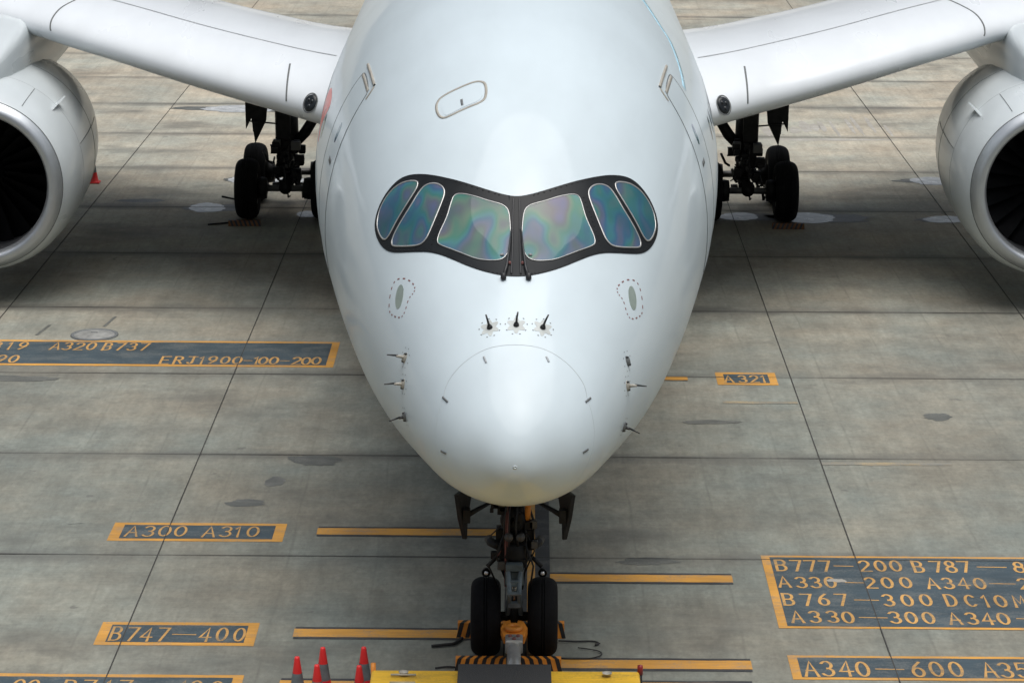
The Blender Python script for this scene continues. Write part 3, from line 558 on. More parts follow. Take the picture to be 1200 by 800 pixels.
# probes in front of the windscreen
def dashring(name, m, cs, ca, rad, n, parent, dash=.05, w=.008):
    mb = MB(); wv = FW_(math.sqrt(cs))
    for k in range(n):
        P = [(cs + rad * math.cos(t), ca + rad * math.sin(t) / wv) for t in np.linspace(2 * math.pi * k / n - dash, 2 * math.pi * k / n + dash, 3)]
        ribbon(mb, [fus(*p) for p in P], [fnor(*p) for p in P], w, .001, False, .002)
    return mb.build(name, m, parent)
for (s, a), tilt in zip(B['top3'], (-.25, .18, .45)):
    base = fus(s, a); n = fnor(s, a); mb = MB(); wv = FW_(math.sqrt(s))
    P = [(s + .11 * (1 + .18 * math.cos(6 * t)) * math.cos(t), a + .11 * (1 + .18 * math.cos(6 * t)) * math.sin(t) / wv) for t in np.linspace(0, 2 * math.pi, 37)[:-1]]
    pb = MB(); pb.lathe([(0, .05), (.03, .045), (.042, .01), (.045, -.01)], 'z', (0, 0, 0), 14); pv = pb.build('pitot_probe', M['black'], air, True)
    pv.location = base; pv.rotation_euler = n.to_track_quat('Z', 'Y').to_euler(); pv.scale = (.8, .8, .8)
    tip = base + n * .09 + Vector((math.sin(tilt) * .10, .02, .085))
    t2 = MB().tube([base + n * .03, base + n * .075 + Vector((math.sin(tilt) * .03, 0, .03)), tip], [.014, .012, .009], 8).build('probe_tube', M['black'], air, True)
    P = [(s + r_ * math.cos(t), a + r_ * math.sin(t) / wv) for t in np.linspace(0, 2 * math.pi, 37)[:-1] for r_ in (.092 * (1 + .25 * math.cos(6 * t)),)]
    fpatch('probe_base_plate', M['starp'], P, .0025, .0025, air, .06, True, False, 0)
    dashring('probe_rivet_marking', M['line'], s, a, .125, 9, air, .07, .011)
# side probes (left as seen, then right)
for (s, a), kind in zip(B['probes'], (0, 0, 1, 3, 0, 1)):
    base = fus(s, a); n = fnor(s, a); sg = 1 if a > 0 else -1
    bs = MB().lathe([(0, .03), (.035, .028), (.05, 0), (.05, -.02)], 'z', (0, 0, 0), 12).build('probe_mount', M['line'] if kind else M['tan'], air, True)
    bs.location = base; bs.rotation_euler = n.to_track_quat('Z', 'Y').to_euler(); bs.scale = (.75, 1.3, 1)
    L = .16 if kind == 0 else .10
    if kind != 3:
        MB().tube([base, base + n * L * .45, base + n * L * .7 + Vector((0, -.02, 0))], [.024, .018, .012], 8).build('probe_mast', M['tan'] if kind == 0 else M['black'], air, True)
        e = base + n * L * .62
        MB().tube([e + Vector((0, .02, 0)), e + n * .13 + Vector((0, -.05, .0))], [.014, .007], 6).build('probe_tube', M['black'], air, True)
    mb = MB(); wv = FW_(math.sqrt(s))
    for dz in (-.045, .045): mb.lathe([(0, .012), (.02, .008), (.022, -.01)], 'z', fus(s, a + dz / wv * 1.0, .012), 8)
    mb.build('probe_screw', M['black'], air)
    dashring('probe_rivet_marking', M['line'], s, a, .11, 8, air, .06, .01)
# static port plates each side
for mir in (False, True):
    sp_, ap_ = B['ovl'][0]; wv = FW_(math.sqrt(sp_))
    P = [(sp_ + .12 * math.cos(t) - .02 * math.sin(t), ap_ + .055 * math.sin(t) + .035 * math.cos(t)) for t in np.linspace(0, 2 * math.pi, 21)[:-1]]
    P = [(s2, a2) for s2, a2 in P]
    pp_ = fpatch('static_port_plate', M['portc'], P, .003, .003, air, .06, True, mir, 0)
    mb = MB(); L = smooth_loop(B['plate'], 2)
    for k in range(len(L)):
        a_, b_ = L[k], L[(k + 1) % len(L)]; Q = [(a_[0] + (b_[0] - a_[0]) * t, a_[1] + (b_[1] - a_[1]) * t) for t in (.3, .7)]
        X = [fus(*q) for q in Q]; N = [fnor(*q) for q in Q]
        if mir: X = [Vector((-v.x, v.y, v.z)) for v in X]; N = [Vector((-v.x, v.y, v.z)) for v in N]
        ribbon(mb, X, N, .016, .001, False, .002)
    mb.build('port_warning_marking', M['dot'], pp_)
    # forward passenger door
    D = [(7.98, -.90), (8.02, -1.1), (8.02, -1.45), (7.96, -1.72), (7.85, -1.79), (7.02, -1.79), (6.9, -1.72), (6.86, -1.45), (6.86, -1.1), (6.9, -.90), (7.0, -.865), (7.88, -.865)]
    dr = fpatch('passenger_door', M['white'], D, .004, .004, air, .2, True, mir, 3)
    fline('door_gap', M['line'], D, .014, .003, True, dr, mir, 3, .004)
    fline('door_rain_gutter', M['tan'], [(8.04, -.84), (7.5, -.832), (6.86, -.825)], .035, .002, False, dr, mir, 3, .02)
    fline('door_header_marking', M['tan'], [(7.9, -.885), (7.5, -.88), (6.98, -.875)], .05, .0045, False, dr, mir, 3, .003)
    fline('door_corner_marking', M['tan'], [(6.84, -.83), (6.80, -.86), (6.79, -.90)], .03, .002, False, dr, mir, 2, .01)
    fline('door_handle_recess', M['line'], [(7.2, -1.28), (7.45, -1.28)], .07, .0045, False, dr, mir, 0, .003)
    fpatch('door_window', M['glass_side'], [(7.35, -1.10), (7.5, -1.10), (7.5, -1.2), (7.35, -1.2)], .006, .004, dr, .2, True, mir, 2)
    # aircraft skin joints and cabin windows
    for s_ in (9.3, 12.2, 15.6, 19.2): fline('skin_joint', M['seamfaint'], [(s_, t) for t in np.linspace(-.02, -2.6, 24)], .014, .0006, False, air, mir, 0, .0008)
    mw = MB()
    for k in range(70):
        s_ = 9.4 + k * .53
        if s_ > 47 or 19.9 < s_ < 21.2: continue
        c = [(s_ + .11 * math.cos(t), -1.28 + .062 * math.sin(t)) for t in np.linspace(0, 2 * math.pi, 11)[:-1]]
        vs = [fus(p[0], p[1], .004) for p in c]
        if mir: vs = [Vector((-v.x, v.y, v.z)) for v in vs]
        me_ = MB().add(vs, [tuple(range(10))]).me('cabin_window'); link('cabin_window', me_, M['glass_side'], air)
# painted-on reflections (red at the left wing root, cyan along the right shoulder)
fpatch('red_reflection_mark', M['redp'], [(10.7, -1.155), (9.7, -1.15), (9.35, -1.19), (9.7, -1.255), (9.9, -1.32), (9.8, -1.41), (10.2, -1.34), (10.73, -1.30), (11.1, -1.25)], .003, .002, air, .15, True, False, 2)
fline('sky_reflection_stripe', M['cyan'], [(17, .45), (13.5, .56), (11.37, .687), (10.41, .765), (9.92, .85), (8.98, .935), (8.25, .99)], .10, .001, False, air, False, 4, .001)

# ------------------------------------------------ wings
WL = [(1.6, 48.1, 3.92), (3.45, 49.3, 4.15), (4.83, 50.35, 4.33), (6.5, 51.45, 4.60), (8.0, 52.5, 4.87), (9.0, 53.2, 5.04), (9.75, 53.8, 5.16), (12.5, 55.7, 5.45), (18, 59.5, 6.0), (25, 64.4, 6.8), (30.5, 68.3, 7.5), (32.2, 70.6, 8.3)]
WT = [(1.6, 61.0, 3.85), (3.9, 61.2, 4.05), (5.0, 61.75, 4.2), (6.1, 62.3, 4.38), (7.7, 63.4, 4.62), (9.0, 64.2, 4.75), (9.75, 64.7, 4.85), (12.5, 66.2, 5.15), (18, 67.9, 5.8), (25, 70.0, 6.75), (30.5, 71.8, 7.55), (32.2, 72.6, 8.35)]
WTH = [.135, .135, .13, .125, .12, .118, .115, .11, .105, .1, .095, .08]
_wx = [p[0] for p in WL]; _fl = [pchip(_wx, [p[k] for p in WL]) for k in (1, 2)]; _ft = [pchip([p[0] for p in WT], [p[k] for p in WT]) for k in (1, 2)]; _fth = pchip(_wx, WTH)
def wing(x, u, top, lift=0.0, sg=1):
    """u: 0 at the leading edge .. 1 at the trailing edge"""
    ly, lz, ty, tz, th = _fl[0](x), _fl[1](x), _ft[0](x), _ft[1](x), _fth(x); c = math.hypot(ty - ly, tz - lz)
    yt = 5 * th * (.2969 * math.sqrt(u) - .1260 * u - .3516 * u * u + .2843 * u ** 3 - .1020 * u ** 4); cam_ = .018 * math.sin(math.pi * u ** .8)
    z = lz + (tz - lz) * u + c * (cam_ + (yt if top else -yt * .8)) + (lift if top else -lift)
    return Vector((sg * x, ly + (ty - ly) * u, z))
us = [0.5 * (1 - math.cos(math.pi * k / 60)) for k in range(61)]
xs_ = sorted(set([round(v, 3) for v in np.linspace(1.6, 12.5, 24)] + [round(v, 3) for v in np.linspace(13.5, 32.2, 22)]))
for sg in (-1, 1):
    mb = MB(); V = []; F = []; loop = [(u, True) for u in us[::-1]] + [(u, False) for u in us[1:]]; n = len(loop)
    for x in xs_: V += [wing(x, u, t, 0, sg) for u, t in loop]
    for i in range(len(xs_) - 1):
        for k in range(n): F.append((i * n + k, i * n + (k + 1) % n, (i + 1) * n + (k + 1) % n, (i + 1) * n + k))
    F.append(tuple((len(xs_) - 1) * n + k for k in range(n))); mb.add(V, F); w = mb.build('wing', M['wing'], air, True)
    def wline(name, pts, wd, m=M['line'], closed=False, lift=.002, sub=3):
        P = smooth_loop(pts, sub * 5, closed) if sub else pts; Q = [wing(p[0], p[1], True, 0, sg) for p in P]; N = []
        for p in P:
            a = wing(p[0] + .05, p[1], True) - wing(p[0] - .05, p[1], True); e = .0015; b = wing(p[0], p[1] + e, True) - wing(p[0], max(0, p[1] - e), True)
            nn = a.cross(b).normalized(); nn = nn if nn.z > 0 or nn.y < -.2 else -nn; N.append(Vector((sg * nn.x, nn.y, nn.z)))
        q = MB(); ribbon(q, Q, N, wd, lift, closed, .003); return q.build(name, m, w, True)
    wline('slat_gap', [(3.5, .165), (5, .17), (7, .175), (9.0, .18), (11, .185), (18, .19), (30, .2)], .035, M['softline'], False, .006)
    wline('slat_end_gap', [(4.38, t) for t in (.0005, .003, .01, .025, .05, .085)], .035)
    wline('slat_end_gap', [(9.42, .0005), (9.44, .004), (9.42, .02), (9.3, .06), (9.1, .11), (8.85, .18)], .035)
    wline('spoiler_gap', [(3.8, .60), (5, .60), (7, .59), (9.75, .58), (12.4, .57)], .08, M['softline'], False, .01)
    wline('flap_gap', [(3.8, .905), (5, .90), (7, .89), (9.75, .88), (12.4, .87)], .13, M['softline'], False, .01)
    for x_ in (5.6, 7.4, 9.2): wline('spoiler_joint', [(x_, .78), (x_, .82), (x_, .86), (x_, .9)], .03, M['softline'], False, .01, 0)
    # landing light in the wing root
    L = [(3.72 + .17 * math.cos(t) + .03 * math.sin(t), .010 + .0085 * math.sin(t)) for t in np.linspace(0, 2 * math.pi, 19)[:-1]]
    P0 = wing(3.9, .0035, True, 0, sg)
    a = wing(4.0, .0035, True) - wing(3.8, .0035, True); b = wing(3.9, .006, True) - wing(3.9, .0015, True); nn = a.cross(b).normalized(); nn = nn if nn.y < 0 else -nn; nn = Vector((sg * nn.x, nn.y, nn.z))
    ll = MB().lathe([(0, .035), (.12, .03), (.17, .015), (.19, -.04)], 'z', (0, 0, 0), 24).build('landing_light', M['lamp'], w, True)
    ll.location = P0; ll.rotation_euler = nn.to_track_quat('Z', 'Y').to_euler(); ll.scale = (.8, .95, .8)
    for q in ((-.05, .05), (.06, .03), (0, -.07)): MB().lathe([(0, .055), (.03, .05), (.045, .03)], 'z', (q[0], q[1], 0), 10).build('lamp_bulb', M['lamp'], ll, True)
    MB().lathe([(.185, .0), (.20, .012), (.215, 0)], 'z', (0, 0, 0), 24).build('lamp_bezel', M['line'], ll, True)

# belly fairing under the wing box
mb = MB(); V = []; n = 40; sts = [(41, .25), (42.5, .62), (44.5, .86), (47, 1.0), (52, 1.05), (60, 1.05), (64, .95), (67, .6), (69, .25)]
for y, k in sts:
    for j in range(n):
        t = math.pi * 2 * j / n; rx, rz = 3.32 * (.55 + .45 * k), 1.9 * k
        V.append((rx * math.sin(t) * (.93 if k < .5 else 1), y, 3.35 + .25 * (1 - k) - rz * .82 * math.cos(t)))
F = [(i * n + k, i * n + (k + 1) % n, (i + 1) * n + (k + 1) % n, (i + 1) * n + k) for i in range(len(sts) - 1) for k in range(n)] + [tuple(range(n)), tuple((len(sts) - 1) * n + k for k in range(n))]
mb.add(V, F); bf = mb.build('belly_fairing', M['wing'], air, True)
# tail
def fin(name, le, te, th, m=M['white']):
    mb = MB(); V = []; us2 = [0, .02, .08, .25, .5, .75, 1]
    nrm = Vector((1, 0, 0)) if abs(le[1][2] - le[0][2]) > 4 else Vector((0, 0, 1))
    for l, t in zip(le, te):
        l, t = Vector(l), Vector(t); c = (t - l).length
        for u, s in [(u, 1) for u in us2[::-1]] + [(u, -1) for u in us2[1:]]:
            yt = 5 * th * (.2969 * math.sqrt(u) - .1260 * u - .3516 * u * u + .2843 * u ** 3 - .1020 * u ** 4) * c; V.append(l + (t - l) * u + nrm * yt * s)
    n = 13; F = [(i * n + k, i * n + (k + 1) % n, (i + 1) * n + (k + 1) % n, (i + 1) * n + k) for i in range(len(le) - 1) for k in range(n)] + [tuple(range(n)), tuple((len(le) - 1) * n + k for k in range(n))]
    mb.add(V, F); return mb.build(name, m, air, True)
fin('tail_fin', [(0, 80.5, 7.8), (0, 88.2, 16.9)], [(0, 90.5, 7.8), (0, 92.3, 16.9)], .1)
for sg in (-1, 1): fin('tailplane', [(sg * .5, 84.5, 7.2), (sg * 9.2, 90.2, 8.2)], [(sg * .5, 90.5, 7.2), (sg * 9.2, 93, 8.2)], .1, M['wing'])

# ------------------------------------------------ engines
EY, EX, EZ = 50.8, 10.55, 2.50
outer = [(1.50, 0), (1.56, .015), (1.62, .06), (1.69, .17), (1.76, .30), (1.825, .52), (1.885, .85), (1.915, 1.4), (1.93, 2.0), (1.93, 2.7), (1.90, 3.6), (1.82, 4.5), (1.68, 5.4), (1.5, 6.2)]
inner = [(1.50, 0), (1.45, .02), (1.41, .08), (1.385, .2), (1.38, .4), (1.40, .7), (1.46, 1.15), (1.5, 1.45), (1.5, 1.9)]
for sg in (-1, 1):
    en = MB().lathe([p for p in outer if p[1] >= .165], 'y', (0, 0, 0), 96).build('engine_nacelle', M['nacelle'], air, True)
    en.location = (sg * EX, EY, EZ); en.rotation_euler = (R(2.0), 0, R(-1.2 * sg))
    lp = MB().lathe([p for p in outer if p[1] <= .175][::-1] + inner[1:4], 'y', (0, 0, 0), 96).build('inlet_lip', M['lip'], en, True)
    MB().lathe(inner[3:], 'y', (0, 0, 0), 96).build('inlet_duct', M['duct'], en, True)
    MB().lathe([(1.692, .168), (1.698, .172), (1.704, .186)], 'y', (0, 0, 0), 96).build('lip_joint', M['line'], en)
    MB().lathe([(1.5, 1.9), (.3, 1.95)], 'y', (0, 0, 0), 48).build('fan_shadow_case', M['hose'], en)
    spn = MB().lathe([(0, .72), (.06, .76), (.16, .9), (.28, 1.1), (.38, 1.35), (.42, 1.6)], 'y', (0, 0, 0), 32).build('spinner', M['fan'], en, True)
    q = MB()
    sp = [(.05 + .3 * t, .80 + .47 * t ** 1.1, 2 * math.pi * 1.15 * t) for t in np.linspace(0, 1, 22)]
    ribbon(q, [Vector((r_ * math.sin(t), h_ - .03, r_ * math.cos(t))) for r_, h_, t in sp], [Vector((math.sin(t) * .5, -.8, math.cos(t) * .5)).normalized() for _, _, t in sp], .05, .01); q.build('spinner_spiral', M['silver'], en)
    # swept wide-chord blade
    V = []; nr, nc = 9, 5
    for i in range(nr):
        r_ = .38 + (1.49 - .38) * i / (nr - 1); tw = R(28 + 34 * i / (nr - 1)); sw = .10 * math.sin(math.pi * i / (nr - 1) * .9); ch = .42 + .16 * math.sin(math.pi * .7 * i / (nr - 1))
        for j in range(nc):
            c = (j / (nc - 1) - .5) * ch; ax, tg = c * math.cos(tw), c * math.sin(tw) + .03 * math.sin(math.pi * j / (nc - 1))
            an = tg / r_ + sw * .3; V.append((r_ * math.sin(an), 1.45 + ax + sw * .5, r_ * math.cos(an)))
    bl = MB().add(V, [(i * nc + j, i * nc + j + 1, (i + 1) * nc + j + 1, (i + 1) * nc + j) for i in range(nr - 1) for j in range(nc - 1)]).me('fan_blade')
    bl.materials.append(M['fan']); bl.polygons.foreach_set('use_smooth', [True] * len(bl.polygons))
    for k in range(22):
        o = bpy.data.objects.new('fan_blade', bl); COL.objects.link(o); o.parent = en; o.rotation_euler = (0, 2 * math.pi * k / 22 + .1, 0)
    for o_s, an, L0, L1 in ((1, R(-48) * sg, 1.0, 1.75),):       # strake on the inboard shoulder
        Rr = lambda y: np.interp(y, [p[1] for p in outer], [p[0] for p in outer])
        d = Vector((math.sin(an), 0, math.cos(an))); a0, b0, a1, b1 = d * (Rr(L0) - .02), d * (Rr(L0 + .5) + .16), d * (Rr(L1) - .02), d * (Rr(L1) + .20)
        poly = [(a0.x, L0, a0.z), (b0.x, L0 + .55, b0.z), (b1.x, L1, b1.z), (a1.x, L1, a1.z)]
        MB().plate(poly, d.cross(Vector((0, 1, 0))), .03).build('nacelle_strake', M['nacelle'], en)
    for y_ in (1.55, 3.3):
        r_ = Rr(y_); MB().lathe([(r_ + .0005, y_ - .012), (r_ + .005, y_), (r_ + .0005, y_ + .012)], 'y', (0, 0, 0), 96).build('cowl_joint', M['line'] if y_ > 2 else M['softline'], en)
    for an in (R(-32) * sg, R(-75) * sg, R(180)):
        q = MB(); ys2 = np.linspace(.35, 1.5, 8) if an == R(-32) * sg else np.linspace(1.6, 4.4, 10)
        ribbon(q, [Vector((Rr(y) * math.sin(an), y, Rr(y) * math.cos(an))) for y in ys2], [Vector((math.sin(an), 0, math.cos(an)))] * len(ys2), .014, .001); q.build('cowl_joint', M['line'], en)
    # pylon
    mb = MB(); V = []; st_ = [(51.5, .14, 4.30, 4.45), (51.9, .34, 4.2, 4.75), (52.5, .50, 4.1, 5.0), (53.3, .60, 4.0, 5.2), (54.6, .64, 3.9, 5.4), (56.5, .62, 3.8, 5.4), (60, .5, 3.9, 5.0), (63, .25, 4.4, 4.9)]
    n = 20
    for y, w_, z0, z1 in st_:
        for k in range(n):
            t = 2 * math.pi * k / n; c, s2 = math.cos(t), math.sin(t)
            V.append((sg * EX + w_ * math.copysign(abs(s2) ** .35, s2), y, (z0 + z1) / 2 + (z1 - z0) / 2 * math.copysign(abs(c) ** .45, c)))
    mb.add(V, [(i * n + k, i * n + (k + 1) % n, (i + 1) * n + (k + 1) % n, (i + 1) * n + k) for i in range(len(st_) - 1) for k in range(n)] + [tuple(range(n)), tuple((len(st_) - 1) * n + k for k in range(n))])
    mb.build('engine_pylon', M['nacelle'], air, True)

# ------------------------------------------------ wheels and landing gear
def tyre_prof(r, w, rr):
    p = []; 
    for k in range(17):
        t = math.pi * k / 16; x = -math.cos(t); y = math.sin(t) ** .38
        p.append((rr + (r - rr) * y, x * w / 2 * (1 if y > .3 else 1)))
    base = [(rr, -w * .40)] + [(rr + (r - rr) * (math.sin(math.pi * k / 20) ** .42), -math.cos(math.pi * k / 20) * w / 2) for k in range(1, 20)] + [(rr, w * .40)]
    out = []
    for k, (a, b) in enumerate(base):
        out.append((a, b))
        if a > r * .985 and k + 1 < len(base) and base[k + 1][0] > r * .985:
            b2 = base[k + 1][1]; m_ = (b + b2) / 2; out += [(a, m_ - .008), (a - .014, m_ - .007), (a - .014, m_ + .007), (a, m_ + .008)] if abs(b2 - b) > .03 else []
    return out
TY = {}
for key, (r, w, rr) in dict(nose=(.515, .39, .27), main=(.70, .53, .36)).items():
    t = MB().lathe(tyre_prof(r, w, rr), 'x', (0, 0, 0), 56).me('tyre'); t.materials.append(M['rubber']); t.polygons.foreach_set('use_smooth', [True] * len(t.polygons))
    h = MB().lathe([(0, w * .30), (.06, w * .30), (.09, w * .20), (rr * .55, w * .16), (rr * .85, w * .30), (rr * 1.0, w * .41), (rr, -w * .41), (rr * .85, -w * .30), (rr * .55, -w * .16), (.09, -w * .2), (.06, -w * .3), (0, -w * .3)], 'x', (0, 0, 0), 32)
    for k in range(8):
        a = 2 * math.pi * k / 8; h.lathe([(0, w * .19), (.018, w * .19), (.018, w * .14)], 'x', (0, rr * .7 * math.cos(a), rr * .7 * math.sin(a)), 6)
    h = h.me('wheel_rim'); h.materials.append(M['rim']); h.polygons.foreach_set('use_smooth', [True] * len(h.polygons)); TY[key] = (t, h)
def wheel(key, loc, parent):
    for nm, me in zip(('tyre', 'wheel_rim'), TY[key]):
        o = bpy.data.objects.new(nm, me); COL.objects.link(o); o.parent = parent; o.location = loc; o.rotation_euler = (random.uniform(0, 6), 0, 0)
NX, NYW = 0.0, 32.32
ng = MB().tube([(0, NYW + .05, 2.9), (0, NYW + .02, 1.35)], .135, 20); ng.tube([(0, NYW + .02, 1.75), (0, NYW + .02, 1.25)], .175, 20)
ng = ng.build('nose_gear_strut', M['gear'], air, True)
MB().tube([(0, NYW + .02, 1.3), (0, NYW, .5)], .085, 18).build('oleo_piston', M['chrome'], ng, True)
MB().tube([(-.42, NYW, .515), (.42, NYW, .515)], .06, 14).tube([(0, NYW, .36), (0, NYW, .72)], .11, 14).build('axle', M['gear'], ng, True)
for x in (-.365, .365): wheel('nose', (x, NYW, .51), ng)
# steering collar, actuators, torque links
MB().lathe([(.10, -.14), (.20, -.13), (.225, -.05), (.225, .1), (.18, .14), (.1, .15)], 'z', (0, NYW, 1.42), 20).build('steering_collar', M['gear'], ng, True)
for s in (-1, 1):
    MB().tube([(s * .2, NYW - .16, 1.52), (s * .30, NYW - .02, 1.52), (s * .33, NYW + .16, 1.5)], .06, 10).build('steering_actuator', M['gear'], ng, True)
    MB().lathe([(0, -.02), (.055, -.015), (.06, .05), (.02, .06)], 'y', (s * .075, NYW - .24, 1.66), 14).build('hydraulic_cap', M['rim'], ng, True)
q = MB()
for s in (-1, 1):
    q.tube([(s * .085, NYW - .17, 1.30), (s * .06, NYW - .42, .98)], .032, 8)
q.box(-.11, .11, NYW - .27, NYW - .16, 1.20, 1.32, .02).box(-.09, .09, NYW - .36, NYW - .29, 1.03, 1.12, .015)
q.build('upper_torque_link', M['gearpale'], ng)
q = MB()
for s in (-1, 1): q.tube([(s * .06, NYW - .42, .96), (s * .085, NYW - .15, .60)], .032, 8)
q.box(-.08, .08, NYW - .34, NYW - .27, .74, .82, .012); q.tube([(-.09, NYW - .42, .97), (.09, NYW - .42, .97)], .03, 8)
q.build('lower_torque_link', M['gearpale'], ng)
MB().box(-.12, .12, NYW - .22, NYW - .12, 1.00, 1.20, .02).build('gear_data_plate', M['gearpale'], ng)
MB().tube([(0, NYW + .1, 1.6), (0, NYW + 1.1, 2.2), (0, NYW + 1.9, 2.75)], .07, 10).build('drag_strut', M['gear'], ng, True)
MB().tube([(.165, NYW - .12, 2.45), (.17, NYW - .14, 2.05), (.155, NYW - .12, 1.8)], .04, 10).build('yellow_lock_sleeve', M['amber'], ng, True)
MB().lathe([(.05, -.05), (.15, -.04), (.17, .0), (.15, .05), (.05, .05)], 'y', (-.02, NYW - .14, 1.86), 18).build('hub_gear_housing', M['gear'], ng, True)
for s in (-1, 1):
    lt = MB().lathe([(0, .08), (.05, .06), (.06, 0), (.056, -.02)], 'y', (s * .36, NYW - .16, 1.16), 16).build('taxi_light', M['gear'], ng, True)
    MB().lathe([(0, -.035), (.02, -.032), (.028, -.02)], 'y', (s * .36, NYW - .16, 1.16), 16).build('lamp_lens', M['bulb'], ng, True)
    MB().tube([(s * .2, NYW - .05, 1.36), (s * .35, NYW - .1, 1.22)], .028, 8).build('lamp_bracket', M['gear'], ng, True)
    MB().box(s * .19 - .05, s * .19 + .05, NYW - .1, NYW + .1, 1.45, 1.72, .015).build('valve_block', M['gear'], ng)
rd = random.Random(4)
for k in range(20):
    x = rd.uniform(-.25, .25); z0 = rd.uniform(1.5, 2.4); z1 = rd.uniform(.9, 1.5); y = NYW - rd.uniform(.08, .2)
    MB().tube([(x * .6, y, z0), (x * 1.25 + rd.uniform(-.08, .08), y - .05, (z0 + z1) / 2), (x * .8 + rd.uniform(-.05, .05), y, z1)], rd.uniform(.008, .02), 6).build('hydraulic_hose', M['hose'] if k % 4 else M['dot'], ng, True)
for k in range(14):
    x, z = rd.uniform(-.3, .3), rd.uniform(1.25, 2.1); a = rd.uniform(.02, .05)
    MB().box(x - a, x + a, NYW - .2, NYW - .2 + a * 2, z - a, z + a * 1.4, .006).build('gear_fitting', M['gear'] if k % 3 else M['rim'], ng)
# gear bay opening and doors
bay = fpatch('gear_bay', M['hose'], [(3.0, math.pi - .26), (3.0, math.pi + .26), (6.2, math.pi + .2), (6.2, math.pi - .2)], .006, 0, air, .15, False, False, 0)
for s in (-1, 1):
    poly = [(s * .71, 31.6, 2.37), (s * .67, 31.65, 2.05), (s * .61, 31.7, 1.76), (s * .597, 31.73, 1.76), (s * .59, 31.78, 2.0), (s * .55, 31.95, 2.22), (s * .49, 32.2, 2.36)]
    gd = MB().plate(poly, (s * .9, .35, 0), .05).build('nose_gear_door', M['gear'], ng)
    MB().tube([(s * .62, 31.7, 2.06), (s * .48, 31.75, 2.13), (s * .27, 31.9, 2.2)], [.04, .032, .02], 8).build('door_link_rod', M['gear'], ng, True)
    MB().box(s * .60 - .045, s * .60 + .045, 31.66, 31.78, 1.98, 2.16, .01).build('door_hinge_bracket', M['gear'], ng)
    fline('gear_door_edge', M['line'], [(2.62, math.pi + s * .52), (3.0, math.pi + s * .46), (3.4, math.pi + s * .44)], .03, .001, False, air, False, 3, .012)
    fline('gear_door_edge', M['line'], [(2.55, math.pi + s * .62), (2.62, math.pi + s * .50)], .02, .001, False, air, False, 2, .02)
# main gear
GX, GY = 5.3, 60.97
for sg in (-1, 1):
    cx = sg * GX
    mg = MB().tube([(cx + sg * .12, GY, 4.4), (cx + sg * .08, GY, 1.5)], .22, 20).tube([(cx + sg * .03, GY, 2.3), (cx, GY, 1.35)], .25, 20).build('main_gear_strut', M['gear'], air, True)
    MB().tube([(cx, GY, 1.5), (cx, GY, .8)], .19, 16).build('oleo_piston', M['chrome'], mg, True)
    MB().tube([(cx, GY - 1.1, .72), (cx, GY + 1.1, .72)], .15, 12).build('truck_beam', M['gear'], mg, True)
    for dy in (-1.02, 1.02):
        MB().tube([(cx - 1.0, GY + dy, .70), (cx + 1.0, GY + dy, .70)], .075, 12).build('axle', M['rim'], mg, True)
        for dx in (-.87, .87):
            wheel('main', (cx + dx, GY + dy, .69), mg)
            MB().lathe([(.08, -.12), (.24, -.11), (.26, 0), (.24, .11), (.08, .12)], 'x', (cx + dx * .62, GY + dy, .70), 20).build('brake_unit', M['gear'], mg, True)
    MB().tube([(cx - sg * .05, GY - .1, 1.45), (cx - sg * .4, GY - .15, 1.85), (cx - sg * .62, GY - .15, 2.2), (cx - sg * 1.9, GY - .1, 3.5)], [.1, .13, .12, .12], 12).build('side_brace', M['gear'], mg, True)
    MB().tube([(cx, GY + .15, 2.4), (cx, GY + 1.9, 4.1)], .1, 10).build('drag_brace', M['gear'], mg, True)
    MB().tube([(cx + sg * .25, GY - .1, 3.5), (cx + sg * .8, GY - .1, 3.7)], .03, 8).build('door_link_rod', M['gear'], mg, True)
    q = MB()
    for s in (-1, 1): q.tube([(cx + s * .12, GY + .28, 1.5), (cx + s * .1, GY + .75, 1.15), (cx + s * .12, GY + .3, .85)], .045, 8)
    q.build('torque_link', M['gear'], mg, True)
    for s in (-1, 1): MB().box(cx + s * .25, cx + s * .40, GY - .22, GY - .05, 1.35, 1.55, .02).build('strut_lug', M['gear'], mg)
    rd = random.Random(9)
    for k in range(26):
        x = rd.uniform(-.45, .45); z = rd.uniform(.6, 1.45); x2 = x + rd.uniform(-.25, .25); z2 = z + rd.uniform(-.5, .5); y = GY - rd.uniform(.2, 1.1)
        MB().tube([(cx + x, y, z), (cx + (x + x2) / 2, y - .12, (z + z2) / 2 - .06), (cx + x2, y, max(.5, z2))], rd.uniform(.015, .035), 6).build('hydraulic_hose', M['hose'] if k % 5 else M['rim'], mg, True)
    for k in range(30):
        z = rd.uniform(.65, 1.75); x = rd.uniform(-.42, .42) * (1.2 - z * .35); a = rd.uniform(.05, .11); y = GY - rd.uniform(.2, .9)
        MB().box(cx + x - a, cx + x + a, y, y + a * 2, z - a, z + a, .01).build('gear_fitting', M['gear'] if k % 4 else M['rim'], mg)
    # doors on the outboard side
    for dx_, yb_ in ((0, 60.6), (.13, 61.4)):
        poly = [(cx + sg * (.32 + dx_), yb_, 3.9), (cx + sg * (.98 + dx_), yb_, 4.1), (cx + sg * (.95 + dx_ * .5), yb_, 1.95 + dx_), (cx + sg * (.82 + dx_ * .6), yb_, 2.2), (cx + sg * (.74 + dx_), yb_, 1.62 + dx_), (cx + sg * (.48 + dx_), yb_, 2.15)]
        MB().plate(poly, (0, 1, 0), .05).build('main_gear_door', M['gear'], mg)
    MB().tube([(cx + sg * .2, 60.5, 2.1), (cx + sg * .85, 60.55, 2.15)], .02, 6).build('door_link_rod', M['gear'], mg, True)
    MB().box(cx - .16 + sg * .08, cx + .16 + sg * .08, GY - .42, GY - .2, 1.1, 2.5, .04).build('gear_harness_box', M['gear'], mg)

